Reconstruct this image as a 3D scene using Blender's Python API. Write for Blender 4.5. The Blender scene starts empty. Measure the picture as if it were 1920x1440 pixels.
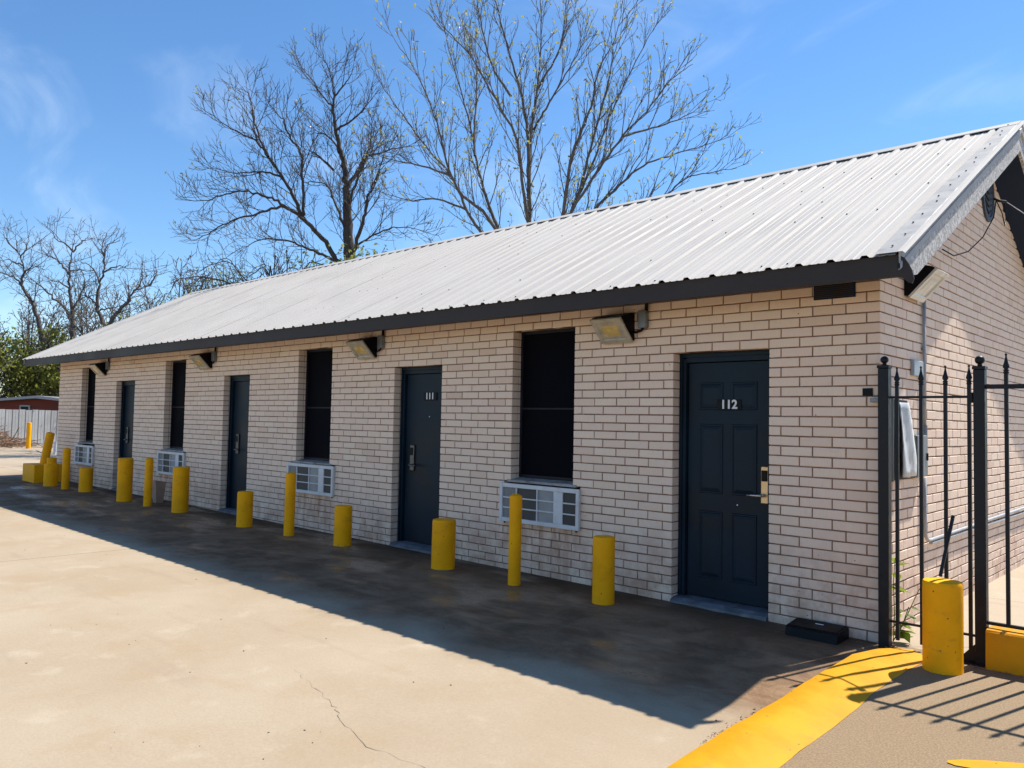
import bpy, math, random
import numpy as np
from mathutils import Matrix, Vector

# ------------------------------------------------------------------ scene, camera, sky, sun
sc = bpy.context.scene
COL = sc.collection
cam_data = bpy.data.cameras.new('camera')
cam_data.sensor_width = 36.0
cam_data.lens = 28.202
cam_data.clip_start = 0.05
cam_data.clip_end = 2000.0
cam = bpy.data.objects.new('camera', cam_data)
COL.objects.link(cam)
CAM = Vector((2.0312, -6.1320, 1.5538))
cam.matrix_world = Matrix(((0.731586, 0.017628, 0.681522, CAM.x),
                           (0.681485, -0.046765, -0.730337, CAM.y),
                           (0.018997, 0.99875, -0.046226, CAM.z),
                           (0, 0, 0, 1)))
sc.camera = cam

SUN_DIR = Vector((0.172, 0.685, 1.0)).normalized()          # towards the sun
sun_el = math.asin(SUN_DIR.z)
sun_rot = math.atan2(SUN_DIR.x, SUN_DIR.y)

world = bpy.data.worlds.new('World')
sc.world = world
world.use_nodes = True
wn, wl = world.node_tree.nodes, world.node_tree.links
wn.clear()
w_out = wn.new('ShaderNodeOutputWorld')
w_bg = wn.new('ShaderNodeBackground')
w_bg.inputs['Strength'].default_value = 0.092
sky = wn.new('ShaderNodeTexSky')
sky.sky_type = 'NISHITA'
sky.sun_disc = False
sky.sun_elevation = sun_el
sky.sun_rotation = sun_rot
sky.altitude = 200.0
sky.air_density = 1.0
sky.dust_density = 0.0
sky.ozone_density = 4.0
w_tc = wn.new('ShaderNodeTexCoord')
w_sep = wn.new('ShaderNodeSeparateXYZ')
wl.new(w_tc.outputs['Generated'], w_sep.inputs[0])
w_add = wn.new('ShaderNodeMath'); w_add.operation = 'ADD'; w_add.inputs[1].default_value = 0.22
wl.new(w_sep.outputs['Z'], w_add.inputs[0])
w_div = wn.new('ShaderNodeVectorMath'); w_div.operation = 'DIVIDE'
wl.new(w_tc.outputs['Generated'], w_div.inputs[0])
wl.new(w_add.outputs[0], w_div.inputs[1])
w_map = wn.new('ShaderNodeMapping')
w_map.inputs['Location'].default_value = (4.2, 1.3, 0.0)
w_map.inputs['Rotation'].default_value = (0, 0, 0.2)
w_map.inputs['Scale'].default_value = (0.9, 1.4, 0.0)
wl.new(w_div.outputs[0], w_map.inputs['Vector'])
w_noise = wn.new('ShaderNodeTexNoise')
w_noise.inputs['Scale'].default_value = 1.4
w_noise.inputs['Detail'].default_value = 9.0
w_noise.inputs['Roughness'].default_value = 0.56
w_noise.inputs['Distortion'].default_value = 1.5
wl.new(w_map.outputs[0], w_noise.inputs['Vector'])
w_ramp = wn.new('ShaderNodeMapRange')
w_ramp.interpolation_type = 'SMOOTHSTEP'
w_ramp.inputs['From Min'].default_value = 0.48
w_ramp.inputs['From Max'].default_value = 0.80
w_ramp.inputs['To Max'].default_value = 0.28
wl.new(w_noise.outputs[0], w_ramp.inputs['Value'])
w_hsv = wn.new('ShaderNodeHueSaturation')
w_hsv.inputs['Saturation'].default_value = 1.15
w_hsv.inputs['Value'].default_value = 0.67
wl.new(sky.outputs[0], w_hsv.inputs['Color'])
w_mix = wn.new('ShaderNodeMix'); w_mix.data_type = 'RGBA'
wl.new(w_ramp.outputs[0], w_mix.inputs['Factor'])
wl.new(w_hsv.outputs[0], w_mix.inputs[6])
w_mix.inputs[7].default_value = (4.2, 4.7, 5.2, 1)
wl.new(w_mix.outputs[2], w_bg.inputs['Color'])
wl.new(w_bg.outputs[0], w_out.inputs['Surface'])

sun_data = bpy.data.lights.new('sun', 'SUN')
sun_data.energy = 2.6
sun_data.angle = math.radians(0.53)
sun_data.color = (1.0, 0.94, 0.84)
sun_obj = bpy.data.objects.new('sun', sun_data)
COL.objects.link(sun_obj)
sun_obj.rotation_euler = SUN_DIR.to_track_quat('Z', 'Y').to_euler()
sun_obj.location = (5, 20, 30)

sc.view_settings.view_transform = 'Standard'
sc.view_settings.look = 'None'
sc.view_settings.exposure = 1.56
sc.view_settings.gamma = 1.0
sc.view_settings.use_curve_mapping = False

sc.cycles.diffuse_bounces = 6

# ------------------------------------------------------------------ helpers
R = random.Random(11)
NPR = np.random.RandomState(5)

def link(o, parent=None):
    COL.objects.link(o)
    if parent is not None:
        o.parent = parent
    return o

def tag(o, label=None, category=None, group=None, kind=None):
    if label: o['label'] = label
    if category: o['category'] = category
    if group: o['group'] = group
    if kind: o['kind'] = kind
    return o

def empty(name, loc=(0, 0, 0), rz=0.0, label=None, category=None, group=None):
    o = bpy.data.objects.new(name, None)
    o.empty_display_size = 0.1
    o.location = loc
    o.rotation_euler = (0, 0, rz)
    link(o)
    return tag(o, label, category, group)

class MB:
    """collects geometry; build() links it as one mesh object"""
    def __init__(s):
        s.v, s.f = [], []
    def add(s, verts, faces):
        n = len(s.v)
        s.v += [tuple(p) for p in verts]
        s.f += [tuple(i + n for i in f) for f in faces]
        return s
    def box(s, x0, x1, y0, y1, z0, z1, ch=0.0):
        if ch <= 0:
            v = [(x0, y0, z0), (x1, y0, z0), (x1, y1, z0), (x0, y1, z0),
                 (x0, y0, z1), (x1, y0, z1), (x1, y1, z1), (x0, y1, z1)]
            f = [(0, 3, 2, 1), (4, 5, 6, 7), (0, 1, 5, 4), (1, 2, 6, 5), (2, 3, 7, 6), (3, 0, 4, 7)]
            return s.add(v, f)
        v, idx = [], {}
        lo, hi = (x0, y0, z0), (x1, y1, z1)
        for sx in (0, 1):
            for sy in (0, 1):
                for sz in (0, 1):
                    for ax in range(3):
                        p = []
                        for k, sg in enumerate((sx, sy, sz)):
                            b = hi[k] if sg else lo[k]
                            if k != ax: b += -ch if sg else ch
                            p.append(b)
                        idx[(sx, sy, sz, ax)] = len(v); v.append(p)
        f = []
        def q(*ks): f.append(tuple(idx[k] for k in ks))
        for a in (0, 1):
            o1 = [(0, 0), (1, 0), (1, 1), (0, 1)]
            r = (lambda l: l) if a else (lambda l: l[::-1])
            q(*r([(a, i, j, 0) for i, j in o1])); q(*r([(j, a, i, 1) for i, j in o1])); q(*r([(i, j, a, 2) for i, j in o1]))
        for a in (0, 1):
            for b in (0, 1):
                r = (lambda l: l) if a == b else (lambda l: l[::-1])
                q(*r([(a, b, 0, 0), (a, b, 0, 1), (a, b, 1, 1), (a, b, 1, 0)]))
                q(*r([(0, a, b, 1), (0, a, b, 2), (1, a, b, 2), (1, a, b, 1)]))
                q(*r([(a, 0, b, 2), (a, 0, b, 0), (a, 1, b, 0), (a, 1, b, 2)]))
                for c in (0, 1):
                    k = [(a, b, c, 0), (a, b, c, 1), (a, b, c, 2)]
                    if (a + b + c) % 2 == 0: k = k[::-1]
                    q(*k)
        return s.add(v, f)
    def tube(s, pts, rad, n=8, cap=True):
        pts = [Vector(p) for p in pts]
        if not isinstance(rad, (list, tuple)): rad = [rad] * len(pts)
        rings = []
        ref = None
        for i, p in enumerate(pts):
            t = (pts[min(i + 1, len(pts) - 1)] - pts[max(i - 1, 0)]).normalized()
            if ref is None:
                ref = t.orthogonal().normalized()
            ref = (ref - t * ref.dot(t))
            ref = ref.normalized() if ref.length > 1e-6 else t.orthogonal().normalized()
            b = t.cross(ref)
            rings.append([p + (ref * math.cos(2 * math.pi * k / n) + b * math.sin(2 * math.pi * k / n)) * rad[i] for k in range(n)])
        v = [q for r in rings for q in r]
        f = []
        for i in range(len(rings) - 1):
            for k in range(n):
                f.append((i * n + k, i * n + (k + 1) % n, (i + 1) * n + (k + 1) % n, (i + 1) * n + k))
        if cap:
            f.append(tuple(range(n))[::-1]); f.append(tuple((len(rings) - 1) * n + k for k in range(n)))
        return s.add(v, f)
    def lathe(s, prof, n=20, c=(0, 0, 0), axis=None):
        v, f = [], []
        for r, z in prof:
            for k in range(n):
                a = 2 * math.pi * k / n
                v.append((c[0] + r * math.cos(a), c[1] + r * math.sin(a), c[2] + z))
        m = len(prof)
        for i in range(m - 1):
            for k in range(n):
                f.append((i * n + k, i * n + (k + 1) % n, (i + 1) * n + (k + 1) % n, (i + 1) * n + k))
        f.append(tuple(range(n))[::-1]); f.append(tuple((m - 1) * n + k for k in range(n)))
        return s.add(v, f)
    def prism(s, poly, a0, a1, axis='x'):
        """polygon (list of 2-D points) extruded from a0 to a1 along the axis"""
        def P(a, p):
            return {'x': (a, p[0], p[1]), 'y': (p[0], a, p[1]), 'z': (p[0], p[1], a)}[axis]
        n = len(poly)
        v = [P(a0, p) for p in poly] + [P(a1, p) for p in poly]
        f = [tuple(range(n))[::-1], tuple(range(n, 2 * n))]
        f += [(k, (k + 1) % n, n + (k + 1) % n, n + k) for k in range(n)]
        return s.add(v, f)
    def mesh(s, name, mat=None, smooth=False):
        me = bpy.data.meshes.new(name)
        me.from_pydata(s.v, [], s.f)
        me.validate()
        import bmesh
        bm = bmesh.new(); bm.from_mesh(me)
        bmesh.ops.recalc_face_normals(bm, faces=bm.faces)
        bm.to_mesh(me); bm.free()
        if mat: me.materials.append(mat)
        if smooth: me.polygons.foreach_set('use_smooth', [True] * len(me.polygons))
        me.update()
        return me
    def build(s, name, mat=None, parent=None, smooth=False, loc=(0, 0, 0), rot=(0, 0, 0)):
        o = bpy.data.objects.new(name, s.mesh(name, mat, smooth))
        o.location = loc; o.rotation_euler = rot
        return link(o, parent)

def auto_smooth(o, ang=35):
    me = o.data
    me.polygons.foreach_set('use_smooth', [True] * len(me.polygons))
    try:
        me.set_sharp_from_angle(angle=math.radians(ang))
    except Exception:
        pass
    return o

def raw_mesh(name, v, f_quads=None, f_tris=None, mat=None, smooth=False):
    """big meshes straight from numpy arrays"""
    me = bpy.data.meshes.new(name)
    v = np.asarray(v, dtype=np.float32).reshape(-1, 3)
    loops, starts, tot = [], [], []
    off = 0
    if f_quads is not None and len(f_quads):
        q = np.asarray(f_quads, dtype=np.int32).reshape(-1, 4)
        loops.append(q.ravel()); starts.append(off + np.arange(len(q), dtype=np.int32) * 4); off += 4 * len(q); tot.append(np.full(len(q), 4, np.int32))
    if f_tris is not None and len(f_tris):
        t = np.asarray(f_tris, dtype=np.int32).reshape(-1, 3)
        loops.append(t.ravel()); starts.append(off + np.arange(len(t), dtype=np.int32) * 3); off += 3 * len(t); tot.append(np.full(len(t), 3, np.int32))
    loops = np.concatenate(loops); starts = np.concatenate(starts); tot = np.concatenate(tot)
    me.vertices.add(len(v)); me.vertices.foreach_set('co', v.ravel())
    me.loops.add(len(loops)); me.loops.foreach_set('vertex_index', loops)
    me.polygons.add(len(starts)); me.polygons.foreach_set('loop_start', starts); me.polygons.foreach_set('loop_total', tot)
    if smooth: me.polygons.foreach_set('use_smooth', np.ones(len(starts), dtype=bool))
    me.update(calc_edges=True)
    me.validate()
    if mat: me.materials.append(mat)
    return me

def copy_tree(o, parent=None):
    c = o.copy(); link(c)
    c.parent = parent
    for ch in o.children:
        copy_tree(ch, c)
    return c

# ------------------------------------------------------------------ materials
class NT:
    def __init__(s, name):
        s.m = bpy.data.materials.new(name); s.m.use_nodes = True
        s.n, s.l = s.m.node_tree.nodes, s.m.node_tree.links
        s.b = s.n['Principled BSDF']
        s.geo = s.n.new('ShaderNodeNewGeometry')
        s.pos = s.geo.outputs['Position']
    def set(s, k, val):
        i = s.b.inputs[k]
        if hasattr(val, 'is_linked') or isinstance(val, bpy.types.NodeSocket): s.l.new(val, i)
        else: i.default_value = val
        return s
    def mapping(s, vec, scale=(1, 1, 1), loc=(0, 0, 0), rot=(0, 0, 0)):
        m = s.n.new('ShaderNodeMapping')
        m.inputs['Scale'].default_value = scale; m.inputs['Location'].default_value = loc; m.inputs['Rotation'].default_value = rot
        s.l.new(vec, m.inputs['Vector']); return m.outputs[0]
    def noise(s, scale, detail=4, rough=0.55, vec=None, dist=0.0):
        t = s.n.new('ShaderNodeTexNoise')
        t.inputs['Scale'].default_value = scale; t.inputs['Detail'].default_value = detail
        t.inputs['Roughness'].default_value = rough; t.inputs['Distortion'].default_value = dist
        s.l.new(vec if vec is not None else s.pos, t.inputs['Vector']); return t.outputs[0]
    def voro(s, scale, vec=None, feature='F1'):
        t = s.n.new('ShaderNodeTexVoronoi'); t.feature = feature
        t.inputs['Scale'].default_value = scale
        s.l.new(vec if vec is not None else s.pos, t.inputs['Vector']); return t
    def rng(s, v, a, b, c=0.0, d=1.0, smooth=True):
        t = s.n.new('ShaderNodeMapRange')
        if smooth: t.interpolation_type = 'SMOOTHSTEP'
        t.inputs['From Min'].default_value = a; t.inputs['From Max'].default_value = b
        t.inputs['To Min'].default_value = c; t.inputs['To Max'].default_value = d
        s.l.new(v, t.inputs['Value']); return t.outputs[0]
    def math(s, op, a, b=None):
        t = s.n.new('ShaderNodeMath'); t.operation = op
        for i, x in enumerate((a, b)):
            if x is None: continue
            if isinstance(x, (int, float)): t.inputs[i].default_value = x
            else: s.l.new(x, t.inputs[i])
        return t.outputs[0]
    def mix(s, fac, a, b, blend='MIX'):
        t = s.n.new('ShaderNodeMix'); t.data_type = 'RGBA'; t.blend_type = blend
        for k, x in ((0, fac), (6, a), (7, b)):
            if isinstance(x, bpy.types.NodeSocket): s.l.new(x, t.inputs[k])
            elif k == 0: t.inputs[0].default_value = x
            else: t.inputs[k].default_value = (x[0], x[1], x[2], 1)
        return t.outputs[2]
    def ramp(s, v, stops):
        t = s.n.new('ShaderNodeValToRGB')
        while len(t.color_ramp.elements) > 1: t.color_ramp.elements.remove(t.color_ramp.elements[-1])
        for i, (p, c) in enumerate(stops):
            e = t.color_ramp.elements[0] if i == 0 else t.color_ramp.elements.new(p)
            e.position = p; e.color = (c[0], c[1], c[2], 1)
        s.l.new(v, t.inputs[0]); return t.outputs[0]
    def bump(s, h, strength=0.3, dist=0.01):
        t = s.n.new('ShaderNodeBump'); t.inputs['Strength'].default_value = strength; t.inputs['Distance'].default_value = dist
        s.l.new(h, t.inputs['Height']); s.l.new(t.outputs[0], s.b.inputs['Normal']); return s
    def sep(s, v):
        t = s.n.new('ShaderNodeSeparateXYZ'); s.l.new(v, t.inputs[0]); return t.outputs

def simple(name, col, rough=0.6, metal=0.0, var=0.12, scale=6.0, bump=0.0, bscale=60.0, dirt=None, dscale=3.0, damt=0.5, spec=0.5):
    t = NT(name)
    t.set('Specular IOR Level', spec)
    n = t.noise(scale, 5)
    lo = tuple(c * (1 - var) for c in col); hi = tuple(min(1, c * (1 + var)) for c in col)
    c = t.mix(t.rng(n, 0.3, 0.7), lo, hi)
    if dirt:
        d = t.rng(t.noise(dscale, 7, 0.65), 0.52, 0.72, 0, damt)
        c = t.mix(d, c, dirt)
    t.set('Base Color', c); t.set('Metallic', metal)
    t.set('Roughness', t.rng(n, 0.3, 0.7, max(0.03, rough - 0.07), min(1, rough + 0.07)))
    if bump: t.bump(t.noise(bscale, 4), bump, 0.004)
    return t.m

M = {}
# damp and dry concrete of the lot, with roof shade painted in
def concrete(name, damp_shade, aggregate=False):
    t = NT(name)
    xyz = t.sep(t.pos)
    big = t.noise(0.55, 6, 0.6)
    col = t.mix(t.rng(big, 0.30, 0.70), (0.372, 0.296, 0.206), (0.425, 0.353, 0.260))
    mid = t.noise(1.7, 6, 0.62, dist=0.4)
    col = t.mix(t.rng(mid, 0.48, 0.72, 0, 0.55), col, (0.37, 0.275, 0.175))          # tan stains
    pale = t.noise(2.6, 5, 0.6, vec=t.mapping(t.pos, (1, 1, 1), (7, 3, 0)))
    col = t.mix(t.rng(pale, 0.55, 0.75, 0, 0.35), col, (0.56, 0.485, 0.38))
    fine = t.noise(70, 4, 0.8)
    col = t.mix(t.rng(fine, 0.35, 0.68, 0, 0.30), col, (0.26, 0.195, 0.135))
    grit = t.voro(260)
    col = t.mix(t.rng(grit.outputs['Distance'], 0.05, 0.32, 0.30, 0.0), col, (0.17, 0.13, 0.095))
    scuff = t.noise(1.0, 5, 0.6, vec=t.mapping(t.pos, (0.5, 3.2, 1), (2, 9, 0), (0, 0, 0.25)))
    col = t.mix(t.rng(scuff, 0.57, 0.72, 0, 0.35), col, (0.30, 0.23, 0.17))
    spot = t.voro(1.15, vec=t.mapping(t.pos, (1, 1, 0)))
    near = t.rng(spot.outputs['Distance'], 0.025, 0.05, 1.0, 0.0)
    sel = t.rng(t.sep(spot.outputs['Color'])[0], 0.45, 0.5)
    col = t.mix(t.math('MULTIPLY', t.math('MULTIPLY', near, sel), 0.7), col, (0.09, 0.08, 0.075))   # gum and oil spots
    rough = 0.85
    if aggregate:
        col = t.mix(0.9, col, t.mix(t.rng(t.noise(95, 3, 0.8), 0.4, 0.62), (0.165, 0.105, 0.050), (0.275, 0.182, 0.093)))
    if damp_shade:
        # real damp by the wall; further out, dry concrete darkened as painted roof shade
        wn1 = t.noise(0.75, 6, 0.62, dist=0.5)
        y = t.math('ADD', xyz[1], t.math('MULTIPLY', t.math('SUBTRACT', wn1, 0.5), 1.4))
        w = t.math('MULTIPLY', t.rng(y, -2.55, -1.85), t.rng(xyz[0], -20.0, -17.0))  # mask runs past the damp to about the eave's shadow edge
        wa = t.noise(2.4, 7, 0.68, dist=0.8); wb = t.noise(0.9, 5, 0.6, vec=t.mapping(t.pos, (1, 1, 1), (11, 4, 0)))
        damp_shade_col = t.mix(t.rng(wa, 0.36, 0.66), (0.150, 0.088, 0.048), (0.290, 0.182, 0.105))
        damp_shade_col = t.mix(t.rng(wb, 0.52, 0.74, 0, 0.7), damp_shade_col, (0.33, 0.218, 0.132))       # half-dried patches
        damp_shade_col = t.mix(t.rng(scuff, 0.55, 0.68, 0, 0.35), damp_shade_col, (0.36, 0.25, 0.16))
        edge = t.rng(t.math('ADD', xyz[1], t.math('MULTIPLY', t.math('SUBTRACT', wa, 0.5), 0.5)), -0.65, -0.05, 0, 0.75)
        damp_shade_col = t.mix(edge, damp_shade_col, (0.055, 0.031, 0.017))
        damp_shade_col = t.mix(t.rng(fine, 0.38, 0.68, 0, 0.4), damp_shade_col, (0.075, 0.045, 0.026))                                # soaked strip at the wall foot
        col = t.mix(t.math('MULTIPLY', w, 0.94), col, damp_shade_col)
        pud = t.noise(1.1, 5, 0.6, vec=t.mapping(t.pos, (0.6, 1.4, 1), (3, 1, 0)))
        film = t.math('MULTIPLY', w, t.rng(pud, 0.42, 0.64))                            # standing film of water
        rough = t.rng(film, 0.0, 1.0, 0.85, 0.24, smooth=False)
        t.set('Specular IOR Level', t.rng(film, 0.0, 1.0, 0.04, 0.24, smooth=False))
    t.set('Base Color', col); t.set('Roughness', rough)
    t.bump(t.math('ADD', t.math('MULTIPLY', fine, 0.6), t.noise(22, 4)), 0.12 if aggregate else 0.2, 0.006)
    return t.m
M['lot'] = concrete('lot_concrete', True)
M['walk'] = concrete('walk_concrete', False, True)
M['lot_dry'] = concrete('dry_lot_concrete', False)

# brick: cream face brick, every brick its own shade
t = NT('cream_brick')
oi = t.n.new('ShaderNodeObjectInfo')
rnd = t.math('FRACT', t.math('ADD', oi.outputs['Random'], t.geo.outputs['Random Per Island']))
col = t.ramp(rnd, [(0.0, (0.815, 0.620, 0.480)), (0.3, (0.855, 0.665, 0.515)), (0.55, (0.835, 0.635, 0.505)), (0.8, (0.870, 0.690, 0.535)), (0.95, (0.81, 0.605, 0.465)), (1.0, (0.74, 0.545, 0.415))])
streak = t.noise(1.0, 4, 0.7, vec=t.mapping(t.pos, (170, 170, 14)))
col = t.mix(t.rng(streak, 0.40, 0.75, 0, 0.30), col, (0.60, 0.46, 0.36))
cl = t.noise(7, 6, 0.65)
col = t.mix(t.rng(cl, 0.55, 0.78, 0, 0.35), col, (0.60, 0.455, 0.345))
z = t.sep(t.pos)[2]
spl = t.noise(4.5, 6, 0.7)
mud = t.math('MULTIPLY', t.rng(z, 0.02, 0.95, 1.0, 0.0), t.rng(spl, 0.38, 0.64))
col = t.mix(t.math('MULTIPLY', mud, 0.55), col, (0.36, 0.19, 0.11))        # splashed mud
px = t.sep(t.pos)[0]
drip = t.noise(1.0, 5, 0.7, vec=t.mapping(t.pos, (9, 9, 2.2)))
for xc in (-3.28, -7.36, -11.6, -15.6):      # rust-brown weeping below the air conditioners
    near_ = t.math('MULTIPLY', t.rng(t.math('ABSOLUTE', t.math('SUBTRACT', px, xc)), 0.35, 0.62, 1, 0), t.rng(z, 0.10, 0.52, 0.45, 1.0))
    near_ = t.math('MULTIPLY', near_, t.math('LESS_THAN', z, 0.53))
    col = t.mix(t.math('MULTIPLY', near_, t.rng(drip, 0.36, 0.66, 0, 0.75)), col, (0.40, 0.205, 0.125))
pit = t.voro(9)
col = t.mix(t.math('MULTIPLY', t.rng(pit.outputs['Distance'], 0.03, 0.055, 1, 0), t.rng(t.sep(pit.outputs['Color'])[1], 0.7, 0.75)), col, (0.06, 0.045, 0.04))
t.set('Base Color', col); t.set('Roughness', 0.82)
t.bump(t.math('ADD', streak, t.math('MULTIPLY', t.noise(60, 4), 0.8)), 0.35, 0.004)
M['brick'] = t.m
t = NT('brown_mortar')
mn = t.noise(25, 5, 0.65)
t.set('Base Color', t.mix(t.rng(mn, 0.3, 0.7), (0.18, 0.105, 0.072), (0.275, 0.173, 0.122))); t.set('Roughness', 0.95)
t.bump(t.noise(180, 3), 0.5, 0.004)
M['mortar'] = t.m

# painted metal roofing
t = NT('white_roof_metal')
n1 = t.noise(1.2, 5, 0.6); n2 = t.noise(1.0, 4, 0.65, vec=t.mapping(t.pos, (40, 3.0, 3.0)))
c = t.mix(t.rng(n1, 0.3, 0.7), (0.495, 0.46, 0.415), (0.545, 0.51, 0.465))
c = t.mix(t.rng(n2, 0.45, 0.75, 0, 0.16), c, (0.45, 0.42, 0.375))
t.set('Base Color', c); t.set('Specular IOR Level', 0.12); t.set('Roughness', t.rng(n1, 0.3, 0.7, 0.55, 0.7)); t.set('Metallic', 0.0)
t.bump(t.noise(2.0, 2), 0.06, 0.01)
M['roof'] = t.m
M['trim'] = simple('white_trim_metal', (0.42, 0.405, 0.385), 0.6, 0, 0.10, 5, dirt=(0.26, 0.255, 0.25), dscale=9, damt=0.6, spec=0.15)
t = NT('weathered_barge_paint')
n1 = t.noise(38, 7, 0.75); n2 = t.noise(7, 5)
c = t.mix(t.rng(n1, 0.42, 0.60), (0.30, 0.29, 0.275), (0.66, 0.65, 0.63))
c = t.mix(t.rng(n2, 0.45, 0.7, 0, 0.4), c, (0.43, 0.41, 0.38))
t.set('Base Color', c); t.set('Roughness', 0.9); t.bump(n1, 0.6, 0.006)
M['barge'] = t.m
M['fascia'] = simple('slate_fascia_paint', (0.047, 0.041, 0.040), 0.5, 0, 0.12, 1.3, spec=0.1, bump=0.05, bscale=12, dirt=(0.062, 0.052, 0.046), dscale=2.2, damt=0.5)
M['soffit'] = simple('navy_soffit_paint', (0.011, 0.021, 0.046), 0.6, 0, 0.15, 3, spec=0.15)
M['door'] = simple('navy_door_paint', (0.0075, 0.0175, 0.029), 0.42, 0, 0.22, 2.2, bump=0.05, bscale=30, dirt=(0.013, 0.019, 0.026), dscale=5, damt=0.35, spec=0.16)
M['screen'] = simple('black_screen_mesh', (0.0022, 0.0024, 0.005), 0.7, 0, 0.3, 2, spec=0.06)
M['screenbar'] = simple('dark_screen_frame', (0.016, 0.016, 0.022), 0.5, 0, 0.2, 5, spec=0.15)
M['sill'] = simple('grey_sill_concrete', (0.30, 0.275, 0.26), 0.9, 0, 0.25, 9, 0.4, 70, dirt=(0.12, 0.095, 0.08), dscale=8, damt=0.7)
M['step'] = simple('painted_door_step', (0.115, 0.125, 0.145), 0.6, 0, 0.3, 7, 0.4, 60, dirt=(0.26, 0.24, 0.22), dscale=9, damt=0.7)
M['white'] = simple('white_enamel', (0.62, 0.63, 0.64), 0.5, 0, 0.07, 6, dirt=(0.36, 0.33, 0.30), dscale=10, damt=0.35)
M['black'] = simple('black_metal', (0.003, 0.0033, 0.005), 0.5, 0, 0.3, 8, spec=0.18)
M['iron'] = simple('wrought_iron_paint', (0.009, 0.0105, 0.015), 0.45, 0, 0.3, 12, 0.15, 90, dirt=(0.028, 0.018, 0.014), dscale=25, damt=0.4, spec=0.25)
M['galv'] = simple('galvanised_steel', (0.20, 0.22, 0.24), 0.45, 0.4, 0.18, 9, dirt=(0.17, 0.165, 0.16), dscale=12, damt=0.5)
M['pewter'] = simple('dull_pewter', (0.13, 0.125, 0.12), 0.4, 0.7, 0.2, 14, dirt=(0.05, 0.045, 0.04), dscale=30, damt=0.6)
M['pipe'] = simple('grey_conduit', (0.36, 0.37, 0.385), 0.55, 0.1, 0.1, 9)
M['silver'] = simple('brushed_nickel', (0.55, 0.52, 0.48), 0.3, 0.9, 0.1, 12)
M['brass'] = simple('worn_brass', (0.60, 0.42, 0.24), 0.35, 0.85, 0.15, 12)
M['plate'] = simple('black_sign_plastic', (0.002, 0.002, 0.004), 0.4, 0, 0.1, 9, spec=0.15)
M['digit'] = simple('white_sign_print', (0.75, 0.75, 0.76), 0.5, 0, 0.02, 9)
M['lens'] = simple('amber_lamp_lens', (0.62, 0.44, 0.16), 0.25, 0, 0.15, 14)
M['lensrim'] = simple('cloudy_lamp_rim', (0.44, 0.39, 0.30), 0.35, 0, 0.15, 14, dirt=(0.25, 0.22, 0.17), dscale=20, damt=0.5)
M['frost'] = simple('frosted_lamp_glass', (0.62, 0.62, 0.58), 0.25, 0, 0.08, 9)
M['coil'] = None
def fins(name, dark, lite):
    t = NT(name)
    w = t.n.new('ShaderNodeTexWave'); w.bands_direction = 'X'; w.inputs['Scale'].default_value = 55; w.inputs['Distortion'].default_value = 1.5; w.inputs['Detail'].default_value = 3
    t.l.new(t.pos, w.inputs['Vector'])
    t.set('Base Color', t.mix(w.outputs[1], t.mix(t.rng(t.noise(9, 5), 0.35, 0.65), dark, tuple(c * .7 for c in dark)), lite)); t.set('Roughness', 0.6); t.set('Metallic', 0.2)
    return t.m
M['coil_dark'] = fins('dark_coil_fins', (0.035, 0.035, 0.035), (0.085, 0.082, 0.078))
M['coil_mid'] = fins('grey_coil_fins', (0.17, 0.17, 0.175), (0.26, 0.26, 0.265))
M['coil_light'] = fins('pale_coil_fins', (0.27, 0.275, 0.285), (0.36, 0.37, 0.38))

# yellow traffic paint, chipped
def yellow(name, chips=0.5, col=(0.98, 0.415, 0.004)):
    t = NT(name); t.set('Specular IOR Level', 0.13)
    n = t.noise(3.5, 5, 0.6)
    c = t.mix(t.rng(n, 0.3, 0.7), tuple(k * 0.88 for k in col), tuple(min(1, k * 1.05) for k in col))
    g = t.noise(11, 6, 0.7)
    c = t.mix(t.rng(g, 0.56, 0.75, 0, 0.35), c, (0.42, 0.22, 0.03))
    v = t.voro(26)
    ch = t.math('MULTIPLY', t.rng(v.outputs['Distance'], 0.10, 0.16, 1, 0), t.rng(t.sep(v.outputs['Color'])[0], 1.0 - 0.14 * chips, 1.02 - 0.14 * chips))
    c = t.mix(ch, c, (0.13, 0.075, 0.04))
    rub = t.noise(1.0, 5, 0.7, vec=t.mapping(t.pos, (7, 7, 16), (3, 1, 5)))
    c = t.mix(t.rng(rub, 0.57, 0.72, 0, 0.4 * chips), c, (0.30, 0.17, 0.05))
    t.set('Base Color', c); t.set('Roughness', t.rng(n, 0.3, 0.7, 0.46, 0.62))
    t.bump(t.math('ADD', t.noise(32, 5), t.math('MULTIPLY', ch, -0.8)), 0.28, 0.005)
    return t.m
M['yellow'] = yellow('yellow_bollard_paint', 0.9)
M['kerbyellow'] = yellow('yellow_kerb_paint', 0.9, (0.63, 0.295, 0.010))
M['yellowwall'] = yellow('orange_yellow_wall_paint', 0.6, (0.72, 0.29, 0.006))

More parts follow.
